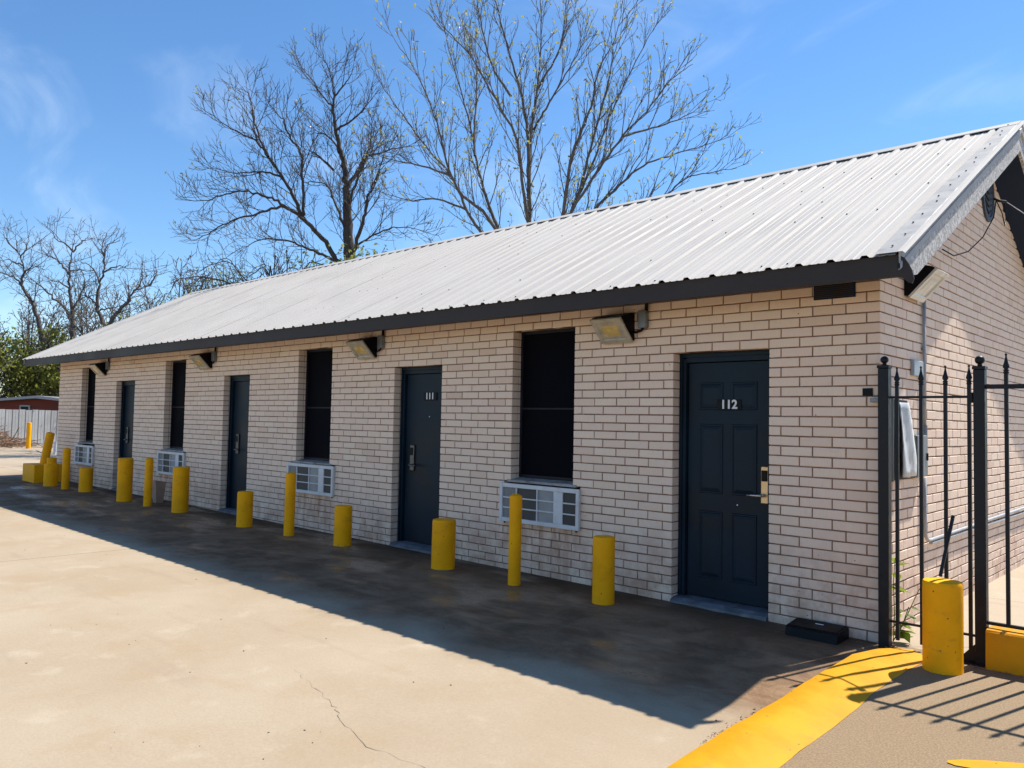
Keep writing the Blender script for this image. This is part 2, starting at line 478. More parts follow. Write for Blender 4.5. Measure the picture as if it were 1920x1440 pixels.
def bark(name, a, b, sc_=6):
    t = NT(name)
    n = t.noise(sc_, 6, 0.7, vec=t.mapping(t.pos, (3, 3, 0.8)))
    t.set('Base Color', t.mix(t.rng(n, 0.3, 0.7), a, b)); t.set('Roughness', 0.9)
    t.bump(n, 0.6, 0.03)
    return t.m
M['bark_dark'] = bark('dark_oak_bark', (0.035, 0.028, 0.024), (0.085, 0.07, 0.06))
M['bark_grey'] = bark('grey_bark', (0.065, 0.055, 0.045), (0.15, 0.13, 0.11))
M['bark_far'] = bark('far_tree_bark', (0.065, 0.052, 0.046), (0.14, 0.115, 0.105))
M['twig_haze'] = bark('pale_twig_bark', (0.12, 0.10, 0.085), (0.22, 0.19, 0.165))
M['brush'] = bark('dry_brush', (0.14, 0.075, 0.045), (0.33, 0.21, 0.13), 3)
def leaf(name, a, b, tr=0.45):
    t = NT(name)
    col = t.mix(t.rng(t.geo.outputs['Random Per Island'], 0, 1, smooth=False), a, b)
    n = t.noise(0.9, 3)
    col = t.mix(t.rng(n, 0.4, 0.65, 0, 0.55), col, tuple(k * 0.55 for k in a))
    t.set('Base Color', col); t.set('Roughness', 0.55)
    tl = t.n.new('ShaderNodeBsdfTranslucent'); t.l.new(t.mix(0.5, col, (0.42, 0.46, 0.07)), tl.inputs['Color'])
    mx = t.n.new('ShaderNodeMixShader'); mx.inputs[0].default_value = tr
    t.l.new(t.b.outputs[0], mx.inputs[1]); t.l.new(tl.outputs[0], mx.inputs[2])
    t.l.new(mx.outputs[0], t.n['Material Output'].inputs['Surface'])
    return t.m
M['bud'] = leaf('pale_spring_bud', (0.30, 0.29, 0.12), (0.46, 0.43, 0.22), 0.45)
M['leaf_light'] = leaf('yellow_green_leaf', (0.19, 0.21, 0.045), (0.34, 0.34, 0.09), 0.6)
M['leaf_mid'] = leaf('mid_green_leaf', (0.10, 0.135, 0.04), (0.20, 0.23, 0.075), 0.55)
M['leaf_grey'] = leaf('grey_green_leaf', (0.13, 0.14, 0.095), (0.25, 0.26, 0.18), 0.5)
M['leaf_weed'] = leaf('bright_weed_leaf', (0.06, 0.13, 0.015), (0.16, 0.26, 0.03))
M['fence_metal'] = simple('pale_fence_sheet', (0.33, 0.335, 0.345), 0.6, 0.0, 0.10, 1.2, dirt=(0.33, 0.31, 0.30), dscale=2.5, damt=0.4)
M['red'] = simple('red_siding', (0.17, 0.035, 0.022), 0.8, 0, 0.15, 4)
M['shingle'] = simple('grey_shingle', (0.21, 0.20, 0.20), 0.95, 0, 0.3, 3, dirt=(0.12, 0.11, 0.10), dscale=5, damt=0.6)
M['tan'] = simple('tan_plastic', (0.34, 0.235, 0.175), 0.6, 0, 0.1, 8)
M['dirt'] = simple('dry_ground', (0.16, 0.125, 0.085), 0.95, 0, 0.3, 0.8, 0.5, 20, dirt=(0.09, 0.085, 0.04), dscale=0.6, damt=0.7)
M['joint'] = simple('dark_joint_filler', (0.10, 0.08, 0.065), 0.95, 0, 0.3, 9)
M['crack'] = simple('dark_crack', (0.19, 0.145, 0.11), 0.95, 0, 0.3, 20)
M['sheetgrey'] = simple('dented_grey_sheet', (0.56, 0.57, 0.57), 0.5, 0.15, 0.12, 6, 0.5, 9, dirt=(0.36, 0.37, 0.38), dscale=5, damt=0.6)
M['bluegrey'] = simple('blue_grey_plate', (0.36, 0.40, 0.43), 0.55, 0.1, 0.1, 12)

def gz(x):
    """height of the lot: it rises gently towards the far end"""
    return -0.0062 * max(-80.0, min(6.0, x))

# ------------------------------------------------------------------ setting: ground, slabs, walk, kerb
xs = [-700, -80, -60, -40, -20, -10, 0, 6, 700]
ys = [-500, -60, 0, 60, 900]
mb = MB()
mb.add([(x, y, gz(x) - 0.06) for y in ys for x in xs],
       [(j * len(xs) + i, j * len(xs) + i + 1, (j + 1) * len(xs) + i + 1, (j + 1) * len(xs) + i) for j in range(len(ys) - 1) for i in range(len(xs) - 1)])
tag(mb.build('ground', M['dirt']), 'dry bare ground beyond the concrete lot', kind='structure')

lot = tag(empty('parking_lot'), 'pale tan concrete parking lot, damp by the brick wall with roof shade painted in beyond', kind='structure')
mbj = MB()
mbj.add([(-37, -40, gz(-37) - 0.022), (0.06, -40, gz(0) - 0.022), (0.06, 0, gz(0) - 0.022), (-17.45, 0, gz(-17.45) - 0.022), (-17.45, 8, gz(-17.45) - 0.022), (-37, 8, gz(-37) - 0.022)], [(0, 1, 2, 3, 4, 5)])
mbj.build('joint_filler', M['joint'], lot)
XE = [-36.6, -28.6, -21.5, -14.4, -7.25, 0.05]
def slab(x0, x1, y0, y1, mat):
    g = 0.005
    m = MB()
    v = []
    for zo in (-0.10, 0.0):
        for (x, y) in ((x0 + g, y0 + g), (x1 - g, y0 + g), (x1 - g, y1 - g), (x0 + g, y1 - g)):
            v.append((x, y, gz(x) + zo))
    m.add(v, [(4, 5, 6, 7), (0, 1, 5, 4), (1, 2, 6, 5), (2, 3, 7, 6), (3, 0, 4, 7)])
    return m.build('concrete_slab', mat, lot)
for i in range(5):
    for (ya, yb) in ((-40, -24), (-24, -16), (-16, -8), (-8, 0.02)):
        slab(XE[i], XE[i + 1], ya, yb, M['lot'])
for (xa, xb) in ((-36.6, -28.6), (-28.6, -21.5), (-21.5, -17.45)):
    slab(xa, xb, 0.02, 8.0, M['lot_dry'])
# the crack that runs across the nearest slab
rc = random.Random(4)
path = [(-2.30, -3.37), (-2.10, -3.44), (-1.66, -3.546), (-1.477, -3.636), (-1.076, -3.75), (-0.711, -3.703), (-0.35, -3.84), (0.03, -3.80)]
pp = []
for a, b in zip(path[:-1], path[1:]):
    for k in range(7):
        s_ = k / 7
        pp.append((a[0] + (b[0] - a[0]) * s_ + rc.uniform(-.012, .012), a[1] + (b[1] - a[1]) * s_ + rc.uniform(-.016, .016)))
v, f = [], []
for i, (x, y) in enumerate(pp):
    w = rc.uniform(0.0003, 0.0019) * (0.4 + 1.0 * math.sin(math.pi * min(1, i / len(pp) * 1.2)))
    v += [(x, y - w, gz(x) + 0.0015), (x, y + w, gz(x) + 0.0015)]
f = [(2 * i, 2 * i + 2, 2 * i + 3, 2 * i + 1) for i in range(len(pp) - 1)]
MB().add(v, f).build('crack', M['crack'], lot)

walk = tag(empty('walkway'), 'raised concrete walkway beside the yellow kerb', kind='structure')
for (x0, x1, y0, y1) in ((0.12, 5.0, -12.0, -0.02), (5.0, 12.0, -12.0, -0.02)):
    MB().box(x0, x1 - .008, y0, y1, -0.08, 0.02).build('walkway_slab', M['walk'], walk)
for (y0, y1) in ((-0.02, 2.35), (2.35, 5.0), (5.0, 12.0)):
    MB().box(-0.03, 9.0, y0 + .006, y1, -0.09, 0.012).build('walkway_slab', M['lot_dry'], walk)

# kerb: a low yellow strip whose nose tapers down at the gate post
st = [(-.12, .15, .26, .022), (-.19, .10, .35, .03), (-.31, .055, .385, .04), (-.62, .0, .365, .054), (-1.2, .018, .365, .060), (-1.8, .05, .40, .064),
      (-2.5, .067, .42, .066), (-2.9, .088, .43, .066), (-5, .17, .5, .066), (-12, .40, .72, .066)]
dense = []
for a, b in zip(st[:-1], st[1:]):
    n = max(2, int(abs(b[0] - a[0]) / 0.12))
    for k in range(n):
        s_ = k / n
        dense.append([a[i] + (b[i] - a[i]) * s_ for i in range(4)])
v, f = [], []
rk = random.Random(2)
for (y, xl, xr, h) in dense:
    xl += rk.uniform(-.004, .004); xr += rk.uniform(-.006, .006)
    w = xr - xl
    for (fx, z) in ((0, -0.03), (0.004 / w, h * .62), (0.022 / w, h * .93), (0.09, h + .002), (0.5, h + .004), (0.85, .03 + h * .12), (1.0, .0225)):
        v.append((xl + fx * w, y, z + (rk.uniform(-.0015, .0015) if fx > 0 else 0)))
n = 7
f = [(i * n + k, i * n + k + 1, (i + 1) * n + k + 1, (i + 1) * n + k) for i in range(len(dense) - 1) for k in range(n - 1)]
f.append(tuple(range(n)))
kerb = MB().add(v, f).build('kerb', M['kerbyellow'], smooth=True)
tag(kerb, 'low yellow painted kerb running out from the gate post', kind='structure')
# painted marking on the walk, tip towards the building
MB().add([(.945, -1.962, .0245), (.985, -1.912, .0245), (1.075, -1.835, .0245), (1.206, -1.745, .0245), (1.9, -1.36, .0245), (2.0, -1.50, .0245), (1.25, -1.86, .0245), (1.06, -1.975, .0245), (.985, -2.0, .0245), (.95, -1.99, .0245)],
         [tuple(range(10))]).build('painted_marking', M['kerbyellow'], walk)

# ------------------------------------------------------------------ the motel building
C = 0.078                    # brick course
BL, BH, JT, HD = 0.245, 0.068, 0.010, 0.093
XL = -17.36
DEP = 6.4
motel = empty('motel_building', (0, 0, 0), 0, 'long single-storey cream brick motel block with white metal roof', 'building')
DOORS = [(-1.749, -0.858), (-5.645, -4.787), (-9.896, -9.096), (-14.179, -13.303)]
WINS = [(-3.686, -2.86), (-7.771, -6.958), (-12.017, -11.23), (-16.023, -15.264)]
ACS = [(-3.78, -2.77), (-7.89, -6.83), (-12.09, -11.12), (-16.10, -15.16)]
ZD, ZW, ZS, ZA = 28 * C, 32 * C, 12 * C, 7 * C
NF = 36

def intervals(z):
    cut = []
    if z < ZD: cut += DOORS
    if ZS < z < ZW: cut += WINS
    if ZA < z < ZS: cut += ACS
    cut = sorted(cut, reverse=True)
    out, r = [], 0.0
    for a, b in cut:
        out.append((b, r)); r = a
    out.append((XL, r))
    return out                # right to left

wall = MB()
for z0, z1 in ((-0.1, ZA), (ZA, ZS), (ZS, ZD), (ZD, ZW), (ZW, NF * C)):
    for a, b in intervals((z0 + z1) / 2):
        wall.box(a + (.006 if a > XL else .008), b - .008, .009, .16, z0, z1)
def soff(y):                  # underside of the roof
    return 4.36 - 0.4925 * abs(y - 3.2)
wall.prism([(.17, -0.1), (DEP - .01, -0.1), (DEP - .01, soff(DEP)), (3.2, 4.36), (.17, soff(.17))], -.16, -.009, 'x')
wall.prism([(.17, -0.1), (DEP - .01, -0.1), (DEP - .01, soff(DEP)), (3.2, 4.36), (.17, soff(.17))], XL + .008, XL + .16, 'x')
wall.box(XL + .17, -.17, DEP - .16, DEP - .01, -0.1, soff(DEP))
wall_o = wall.build('wall', M['mortar'], motel)

bricks = []                   # (kind, a0, a1, z0)  F: along x, S: along y, C: corner
for n in range(NF):
    z0 = n * C
    for (a, b) in intervals(z0 + C / 2):
        x = b
        if b == 0.0:
            if n % 2 == 0: bricks.append(('C', -HD, BL, z0)); x = -HD - JT
            else: bricks.append(('C', -BL, HD, z0)); x = -BL - JT
            ln = BL
        else:
            ln = HD if n % 2 == 0 else BL
        while x - a > 0.02:
            l = min(ln, x - a)
            rest = x - l - JT - a
            if rest < 0.035: l = x - a
            bricks.append(('F', x - l, x, z0))
            x -= l + JT; ln = BL
for n in range(58):
    z0 = n * C
    zt = z0 + BH * .5
    y = (BL if n % 2 == 0 else HD) + JT if n < NF else 0.0
    y1 = DEP
    if zt > soff(0): 
        d = (4.36 - zt) / 0.4925
        if d < 0.05: break
        y = max(y, 3.2 - d - .04); y1 = min(DEP, 3.2 + d + .04)
        ph = (BL if n % 2 == 0 else HD) + JT
        k = math.ceil((y - ph) / (BL + JT)); nxt = ph + k * (BL + JT)
        if nxt - JT - y > 0.03: bricks.append(('S', y, nxt - JT, z0))
        y = nxt
    while y1 - y > 0.03:
        l = min(BL, y1 - y)
        bricks.append(('S', y, y + l, z0)); y += l + JT

def brick_geo(L, D, H, rnd, corner=False):
    """front face at y=0 looking to -y, chamfered arrises"""
    ch = 0.0035
    j = lambda: rnd.uniform(-.0016, .0016)
    v = [(0 + ch, 0, ch + j()), (L - ch, 0, ch + j()), (L - ch, 0, H - ch + j()), (ch, 0, H - ch + j()),
         (0, ch, j()), (L, ch, j()), (L, ch, H + j()), (0, ch, H + j()),
         (0, D, 0), (L, D, 0), (L, D, H), (0, D, H)]
    f = [(0, 1, 2, 3), (4, 5, 1, 0), (5, 6, 2, 1), (6, 7, 3, 2), (7, 4, 0, 3), (8, 9, 5, 4), (9, 10, 6, 5), (10, 11, 7, 6), (11, 8, 4, 7)]
    return v, f

camR = cam.matrix_world.to_3x3()
def project(p):
    d = camR.transposed() @ (Vector(p) - CAM)
    if d.z > -0.2: return None
    return 512 + 802.2 * d.x / -d.z, 384 - 802.2 * d.y / -d.z
def score(b):
    k, a0, a1, z0 = b
    if k == 'S': c, nrm, l = Vector((0, (a0 + a1) / 2, z0 + C / 2)), Vector((1, 0, 0)), a1 - a0
    elif k == 'C': c, nrm, l = Vector((a0 / 2, 0, z0 + C / 2)), Vector((0, -1, 0)), -a0 + .05
    else: c, nrm, l = Vector(((a0 + a1) / 2, 0, z0 + C / 2)), Vector((0, -1, 0)), a1 - a0
    if z0 > 2.62 and k != 'S': return 0
    p = project(c)
    if p is None or not (2 < p[0] < 1022 and 2 < p[1] < 766): return 0
    d = CAM - c
    return l * BH * max(0, nrm.dot(d.normalized())) / d.length_squared
order = sorted(range(len(bricks)), key=lambda i: -score(bricks[i]))
single = set(order[:300])
cache = {}
rb = random.Random(21)
stuff = MB()
for i, b in enumerate(bricks):
    k, a0, a1, z0 = b
    dy = rb.uniform(-.0018, .0018)
    if i in single:
        var = rb.randrange(4)
        key = (k, round(a1 - a0, 2), round(a0, 2) if k == 'C' else 0, var)
        if key not in cache:
            m = MB()
            if k == 'C': m.box(a0, 0, 0, a1, 0, BH, .0035)
            else: m.add(*brick_geo(round(a1 - a0, 3), HD, BH, rb))
            cache[key] = m.mesh('brick', M['brick'])
        o = bpy.data.objects.new('brick', cache[key])
        if k == 'F': o.location = (a0, dy, z0)
        elif k == 'S': o.location = (-dy, a0, z0); o.rotation_euler = (0, 0, math.pi / 2)
        else: o.location = (0, 0, z0)
        link(o, wall_o)
    else:
        if k == 'C': stuff.box(a0, 0, 0, a1, z0, z0 + BH, .0035)
        else:
            v, f = brick_geo(a1 - a0, HD, BH, rb)
            if k == 'F': v = [(x + a0, y + dy, z + z0) for x, y, z in v]
            else: v = [(-(y + dy), x + a0, z + z0) for x, y, z in v]
            stuff.add(v, f)
# inner half of the left-hand reveals
for (a, b) in DOORS + WINS:
    lo = 12 if (a, b) in WINS else 0
    hi = 32 if (a, b) in WINS else 28
    for n in range(lo, hi):
        stuff.box(a - .06, a - .001, HD + JT, .158, n * C, n * C + BH)
tag(stuff.build('brickwork', M['brick'], motel), kind='stuff')

# doors
def text_mesh(txt, size, depth=0.003):
    cu = bpy.data.curves.new('txt', 'FONT')
    cu.body = txt; cu.size = size; cu.extrude = depth; cu.align_x = 'CENTER'; cu.align_y = 'CENTER'
    cu.offset = size * 0.028
    o = bpy.data.objects.new('txt', cu)
    COL.objects.link(o)
    dg = bpy.context.evaluated_depsgraph_get()
    me = bpy.data.meshes.new_from_object(o.evaluated_get(dg))
    bpy.data.objects.remove(o)
    me.materials.clear(); me.materials.append(M['digit'])
    return me

def make_door(xl, xr, number, lock_x, six_panel, lock_mat, lever_dir):
    g = gz((xl + xr) / 2)
    zb = g + 0.055
    sx0, sx1, st = xl + .065, xr - .065, ZD - .085
    d = MB().box(sx0 + .002, sx1 - .002, .152, .19, zb + .006, st - .003, .003).build('door', M['door'], motel)
    fr = MB()
    fr.box(xl + .002, xl + .03, .105, .20, zb - .02, ZD - .002).box(xl + .0305, sx0 - .004, .118, .20, zb - .02, ZD - .05)
    fr.box(xr - .03, xr - .002, .105, .20, zb - .02, ZD - .002).box(sx1 + .004, xr - .0305, .118, .20, zb - .02, ZD - .05)
    fr.box(xl + .031, xr - .031, .106, .20, ZD - .04, ZD - .003).box(sx0 - .003, sx1 + .003, .119, .20, st + .002, ZD - .041)
    fr.build('door_frame', M['door'], d)
    step = MB()
    rs = random.Random(int(abs(xl) * 10))
    vv = []
    nseg = 8
    for i in range(nseg + 1):
        x = xl + .004 + (xr - xl - .008) * i / nseg
        yb = -.03 + rs.uniform(-.012, .012)
        vv += [(x, yb, g - .04), (x, yb + .006, g + .022 + rs.uniform(-.006, .006)), (x, .03, g + .045), (x, .21, zb)]
    ff = [(i * 4 + k, (i + 1) * 4 + k, (i + 1) * 4 + k + 1, i * 4 + k + 1) for i in range(nseg) for k in range(3)]
    ff += [(0, 1, 2, 3), tuple(nseg * 4 + k for k in (3, 2, 1, 0))]
    step.add(vv, ff).build('door_step', M['step'], d)
    if six_panel:
        w = sx1 - sx0
        for (fx0, fx1) in ((.14, .45), (.55, .86)):
            for (z0, z1) in ((zb + .17, zb + .75), (zb + .90, zb + 1.50), (zb + 1.62, zb + 1.86)):
                x0, x1 = sx0 + fx0 * w, sx0 + fx1 * w
                p = MB()
                a, b_ = .022, .048
                y0 = .1505
                ring = lambda i, y: [(x0 + i, y, z0 + i), (x1 - i, y, z0 + i), (x1 - i, y, z1 - i), (x0 + i, y, z1 - i)]
                p.add(ring(0, .153) + ring(.006, .1445) + ring(.016, .1445) + ring(a, .1515) + ring(b_, .1455),
                      [(k + 4 * r_, (k + 1) % 4 + 4 * r_, (k + 1) % 4 + 4 * r_ + 4, k + 4 * r_ + 4) for r_ in range(4) for k in range(4)] + [(16, 17, 18, 19)])
                p.build('panel', M['door'], d)
    if number:
        cx = sx0 + (sx1 - sx0) * (.5 if six_panel else .60)
        cz = zb + 1.665 if six_panel else zb + 1.74
        if six_panel: cx += .02
        MB().box(cx - .115, cx + .115, .140, .150, cz - .046, cz + .046, .002).build('number_plate', M['plate'], d)
        tx = bpy.data.objects.new('room_number', text_mesh(number, .105))
        tx.location = (cx, .1385, cz); tx.rotation_euler = (math.pi / 2, 0, 0)
        link(tx, d)
    zl = g + 1.06
    MB().box(lock_x - .036, lock_x + .036, .128, .152, zl - .155, zl + .155, .008).build('lock_plate', lock_mat, d)
    MB().box(lock_x - .024, lock_x + .024, .119, .128, zl + .03, zl + .12, .003).build('card_reader', M['plate'], d)
    lv = MB()
    lv.tube([(lock_x, .13, zl - .085), (lock_x, .085, zl - .085)], .013, 10)
    lv.tube([(lock_x, .09, zl - .085), (lock_x + lever_dir * .04, .078, zl - .087), (lock_x + lever_dir * .13, .078, zl - .09)], [.013, .011, .009], 10)
    lv.build('lever_handle', M['silver'] if six_panel else M['pewter'], d, smooth=True)
    if six_panel:
        MB().lathe([(.006, 0), (.008, .004), (.003, .006)], 8).build('peephole', M['silver'], d, loc=((sx0 + sx1) / 2 + .1, .148, zb + .82), rot=(math.pi / 2, 0, 0))
    else:
        MB().lathe([(.007, 0), (.009, .004), (.003, .006)], 8).build('peephole', M['silver'], d, loc=((sx0 + sx1) / 2 + .06, .152, zb + 1.50), rot=(math.pi / 2, 0, 0))
    return d
dd = make_door(*DOORS[0], '112', -0.955, True, M['brass'], -1)
tag(dd, 'navy six-panel door numbered 112')
dd = make_door(*DOORS[1], '111', -5.44, False, M['pewter'], 1)
tag(dd, 'plain navy door numbered 111')
dd = make_door(*DOORS[2], None, -9.66, False, M['pewter'], 1)
dd = make_door(*DOORS[3], None, -13.92, False, M['pewter'], 1)

# windows
for i, (xl, xr) in enumerate(WINS):
    wf = MB()
    z0, z1 = ZS + .035, ZW
    yf0, yf1 = .125, .17
    wf.box(xl + .002, xl + .028, yf0, yf1, z0, z1 - .002).box(xr - .028, xr - .002, yf0, yf1, z0, z1 - .002)
    wf.box(xl + .029, xr - .029, yf0 + .001, yf1, z1 - .03, z1 - .003).box(xl + .029, xr - .029, yf0 + .001, yf1, z0, z0 + .028)
    w = wf.build('window', M['screenbar'], motel)
    zm = z0 + (z1 - z0) * .47
    MB().box(xl + .03, xr - .03, yf0 + .012, yf1 - .005, z0 + .03, zm - .01).build('pane', M['screen'], w)
    MB().box(xl + .03, xr - .03, yf0 + .020, yf1 - .003, zm + .01, z1 - .032).build('pane', M['screen'], w)
    MB().box(xl + .0285, xr - .0285, yf0 + .004, yf1 - .001, zm - .0095, zm + .0095, .002).build('meeting_rail', M['screenbar'], w)
    s = MB()
    rs = random.Random(i)
    vv = []
    for k in range(7):
        x = xl - .045 + (xr - xl + .09) * k / 6
        vv += [(x, -.012 + rs.uniform(-.004, .004), ZS - .012), (x, -.012 + rs.uniform(-.004, .004), ZS + .012 + rs.uniform(-.003, .003)), (x, .16, ZS + .034), (x, .16, ZS - .012)]
    ff = [(k * 4 + j, k * 4 + 4 + j, k * 4 + 4 + (j + 1) % 4, k * 4 + (j + 1) % 4) for k in range(6) for j in range(4)] + [(3, 2, 1, 0), (24, 25, 26, 27)]
    s.add(vv, ff).build('window_sill', M['sill'], w)

# vent grille and small fittings on the front wall
vg = MB().box(-.492, -.176, -.012, .02, 2.536, 2.680, .002).build('wall_vent', M['soffit'], motel)
for k in range(9):
    z0 = 2.546 + k * .0142
    MB().box(-.482, -.186, -.017, -.0125, z0, z0 + .0075).build('louvre', M['fascia'], vg)

# roof
YE, ZE, YR = -0.55, 2.712, 3.2
SL = 0.5225
XR0, XRL = 0.305, -17.88
TH = math.atan(SL)
ZR = ZE + SL * (YR - YE)
rt = lambda y: ZE + SL * (y - YE) if y <= YR else ZE + SL * (2 * YR - y - YE)
deck = MB()
yb = 2 * YR - YE
deck.prism([(-.53, 2.585), (-.53, rt(-.53) - .012), (YR, ZR - .012), (yb - .02, rt(yb - .02) - .012), (yb - .02, 2.585), (DEP, soff(DEP)), (YR, 4.365), (0, soff(0))], XRL + .02, XR0 - .03, 'x')
roof = deck.build('roof', M['soffit'], motel)
PW, PITCH = 0.9144, 0.2286
LEN = (YR - YE + .025) / math.cos(TH)
rp = random.Random(8)
variants = []
for vi in range(4):
    prof = []
    for k in range(4):
        o_ = k * PITCH
        prof += [(o_, 0), (o_ + .016, .019), (o_ + .050, .019), (o_ + .066, 0), (o_ + .098, .0), (o_ + .104, .0028), (o_ + .118, .0028), (o_ + .124, 0), (o_ + .162, 0), (o_ + .168, .0028), (o_ + .182, .0028), (o_ + .188, 0)]
    prof += [(PW, .0005), (PW + .016, .0195), (PW + .050, .0195), (PW + .064, .004)]
    ny = 15
    v = []
    for j in range(ny):
        y = LEN * j / (ny - 1)
        for (x, z) in prof:
            wv = .0016 * math.sin(2.1 * y + vi * 1.7 + x * 3) + rp.uniform(-.0005, .0005)
            v.append((x, y, z + wv))
    n = len(prof)
    f = [(j * n + i, j * n + i + 1, (j + 1) * n + i + 1, (j + 1) * n + i) for j in range(ny - 1) for i in range(n - 1)]
    me = MB().add(v, f).mesh('roof_panel', M['roof'])
    variants.append(me)
x = XR0 - .02 - PW
npan = 0
while x + PW > XRL + .01:
    o = bpy.data.objects.new('roof_panel', variants[npan % 4])
    o.location = (x, YE - .025, rt(YE - .025) + .001 + .0006 * (npan % 2)); o.rotation_euler = (TH, 0, 0)
    link(o, roof)
    o = bpy.data.objects.new('roof_panel', variants[(npan + 2) % 4])
    o.location = (x + PW, 2 * YR - YE + .025, rt(YE - .025) + .001 + .0006 * (npan % 2)); o.rotation_euler = (TH, 0, math.pi)
    link(o, roof)
    x -= PW; npan += 1
# ridge cap resting on the ribs
rc_ = MB()
hz = .026
w_ = .15
n = 60
vv = []
for i in range(n + 1):
    xx = XR0 + .012 + (XRL - .012 - XR0 - .012) * i / n
    j = .003 * math.sin(i * 1.3)
    vv += [(xx, YR - w_, rt(YR - w_) + hz - .007 + j), (xx, YR - w_ + .001, rt(YR - w_) + hz + .001 + j), (xx, YR, ZR + hz), (xx, YR + w_, rt(YR + w_) + hz)]
rc_.add(vv, [(i * 4 + k, i * 4 + k + 1, i * 4 + 5 + k, i * 4 + 4 + k) for i in range(n) for k in range(3)])
rc_.build('ridge_cap', M['roof'], roof)
# fascia with its bent-out corner
fz1 = rt(YE) - .006
poly = [(XRL, 2.560), (XR0 - .02, 2.560), (XR0 + .018, 2.545), (XR0 + .040, 2.520), (XR0 + .062, 2.512), (XR0 + .072, 2.545), (XR0 + .062, 2.600), (XR0 + .045, 2.645), (XR0 + .022, 2.685), (XR0 - .01, fz1), (XRL, fz1)]
fa = MB()
nn = len(poly)
bend = lambda px: YE + (0.9 * max(0, px - XR0 + .01)) ** 1.1
v = [(p[0], bend(p[0]), p[1]) for p in poly] + [(p[0], bend(p[0]) + .014, p[1]) for p in poly]
fa.add(v, [tuple(range(nn)), tuple(range(2 * nn - 1, nn - 1, -1))] + [(k, (k + 1) % nn, nn + (k + 1) % nn, nn + k) for k in range(nn)])
fa.build('fascia', M['fascia'], roof)
MB().box(XRL, XR0 - .03, YE + .0145, YE + .045, 2.559, 2.572).build('drip_edge', M['fascia'], roof)
MB().box(XRL, XR0 - .03, yb - .019, yb - .004, 2.572, fz1).build('fascia', M['fascia'], roof)
# rake trim and barge boards, both ends and both slopes
for (xa, sgn) in ((XR0, 1), (XRL, -1)):
    for sl in (0, 1):
        def P(y, dz, x_):
            yy = y if sl == 0 else 2 * YR - y
            return (x_, yy, ZE + SL * (y - YE) + dz)
        tm = MB()
        N = 40
        rows = []
        rr = random.Random(31 + sl)
        for i in range(N + 1):
            y = YE - .03 + (YR - YE + .03) * i / N
            e = rr.uniform(-.0022, .0022)
            rows += [P(y, .020, xa - sgn * .155), P(y, .0225, xa - sgn * .150), P(y, .023 + e, xa - sgn * .002), P(y, .020 + e, xa + sgn * .004), P(y, -.052 + e, xa + sgn * .006), P(y, -.057 + e, xa + sgn * .014), P(y, -.098, xa + sgn * .014), P(y, -.102, xa - sgn * .004)]
        tm.add(rows, [(i * 8 + k, i * 8 + k + 1, i * 8 + 9 + k, i * 8 + 8 + k) for i in range(N) for k in range(7)])
        tm.build('rake_trim', M['trim'], roof)
        bg = MB()
        rows = []
        for i in range(13):
            y = -.47 + (YR + .47) * i / 12
            d = .285 if i > 0 else .19
            rows += [P(y, -.09, xa - .002 * sgn), P(y, -d, xa - .002 * sgn), P(y, -d, xa - .032 * sgn), P(y, -.09, xa - .032 * sgn)]
        bg.add(rows, [(i * 4 + k, i * 4 + (k + 1) % 4, i * 4 + 4 + (k + 1) % 4, i * 4 + 4 + k) for i in range(12) for k in range(4)] + [(0, 1, 2, 3), (51, 50, 49, 48)])
        bg.build('barge_board', M['barge'], roof)
# roofing screws
scw = MB()
rs = random.Random(12)
nrm = Vector((0, -math.sin(TH), math.cos(TH)))
def screw(x, s_, lift):
    p = Vector((x, YE - .025 + s_ * math.cos(TH), rt(YE - .025) + s_ * math.sin(TH))) + nrm * lift
    a, b_ = Vector((1, 0, 0)), Vector((0, math.cos(TH), math.sin(TH)))
    r_ = .0068
    v = [p + (a * math.cos(k * math.pi / 3) + b_ * math.sin(k * math.pi / 3)) * r_ for k in range(6)]
    v += [q + nrm * .007 for q in v]
    scw.add(v, [(6, 7, 8, 9, 10, 11)] + [(k, (k + 1) % 6, 6 + (k + 1) % 6, 6 + k) for k in range(6)])
for row in range(7):
    s_ = .10 + row * .66
    for k in range(int(18 / PITCH)):
        if rs.random() < .33: screw(XR0 - .02 - k * PITCH - .075 + rs.uniform(-.012, .012), min(LEN - .1, s_ + rs.uniform(-.03, .03)), .002)
for k in range(16):
    screw(XR0 - .075 + rs.uniform(-.02, .02), .12 + k * .265 + rs.uniform(-.09, .09), .0228)
tag(scw.build('roofing_screws', M['fascia'], roof), kind='stuff')

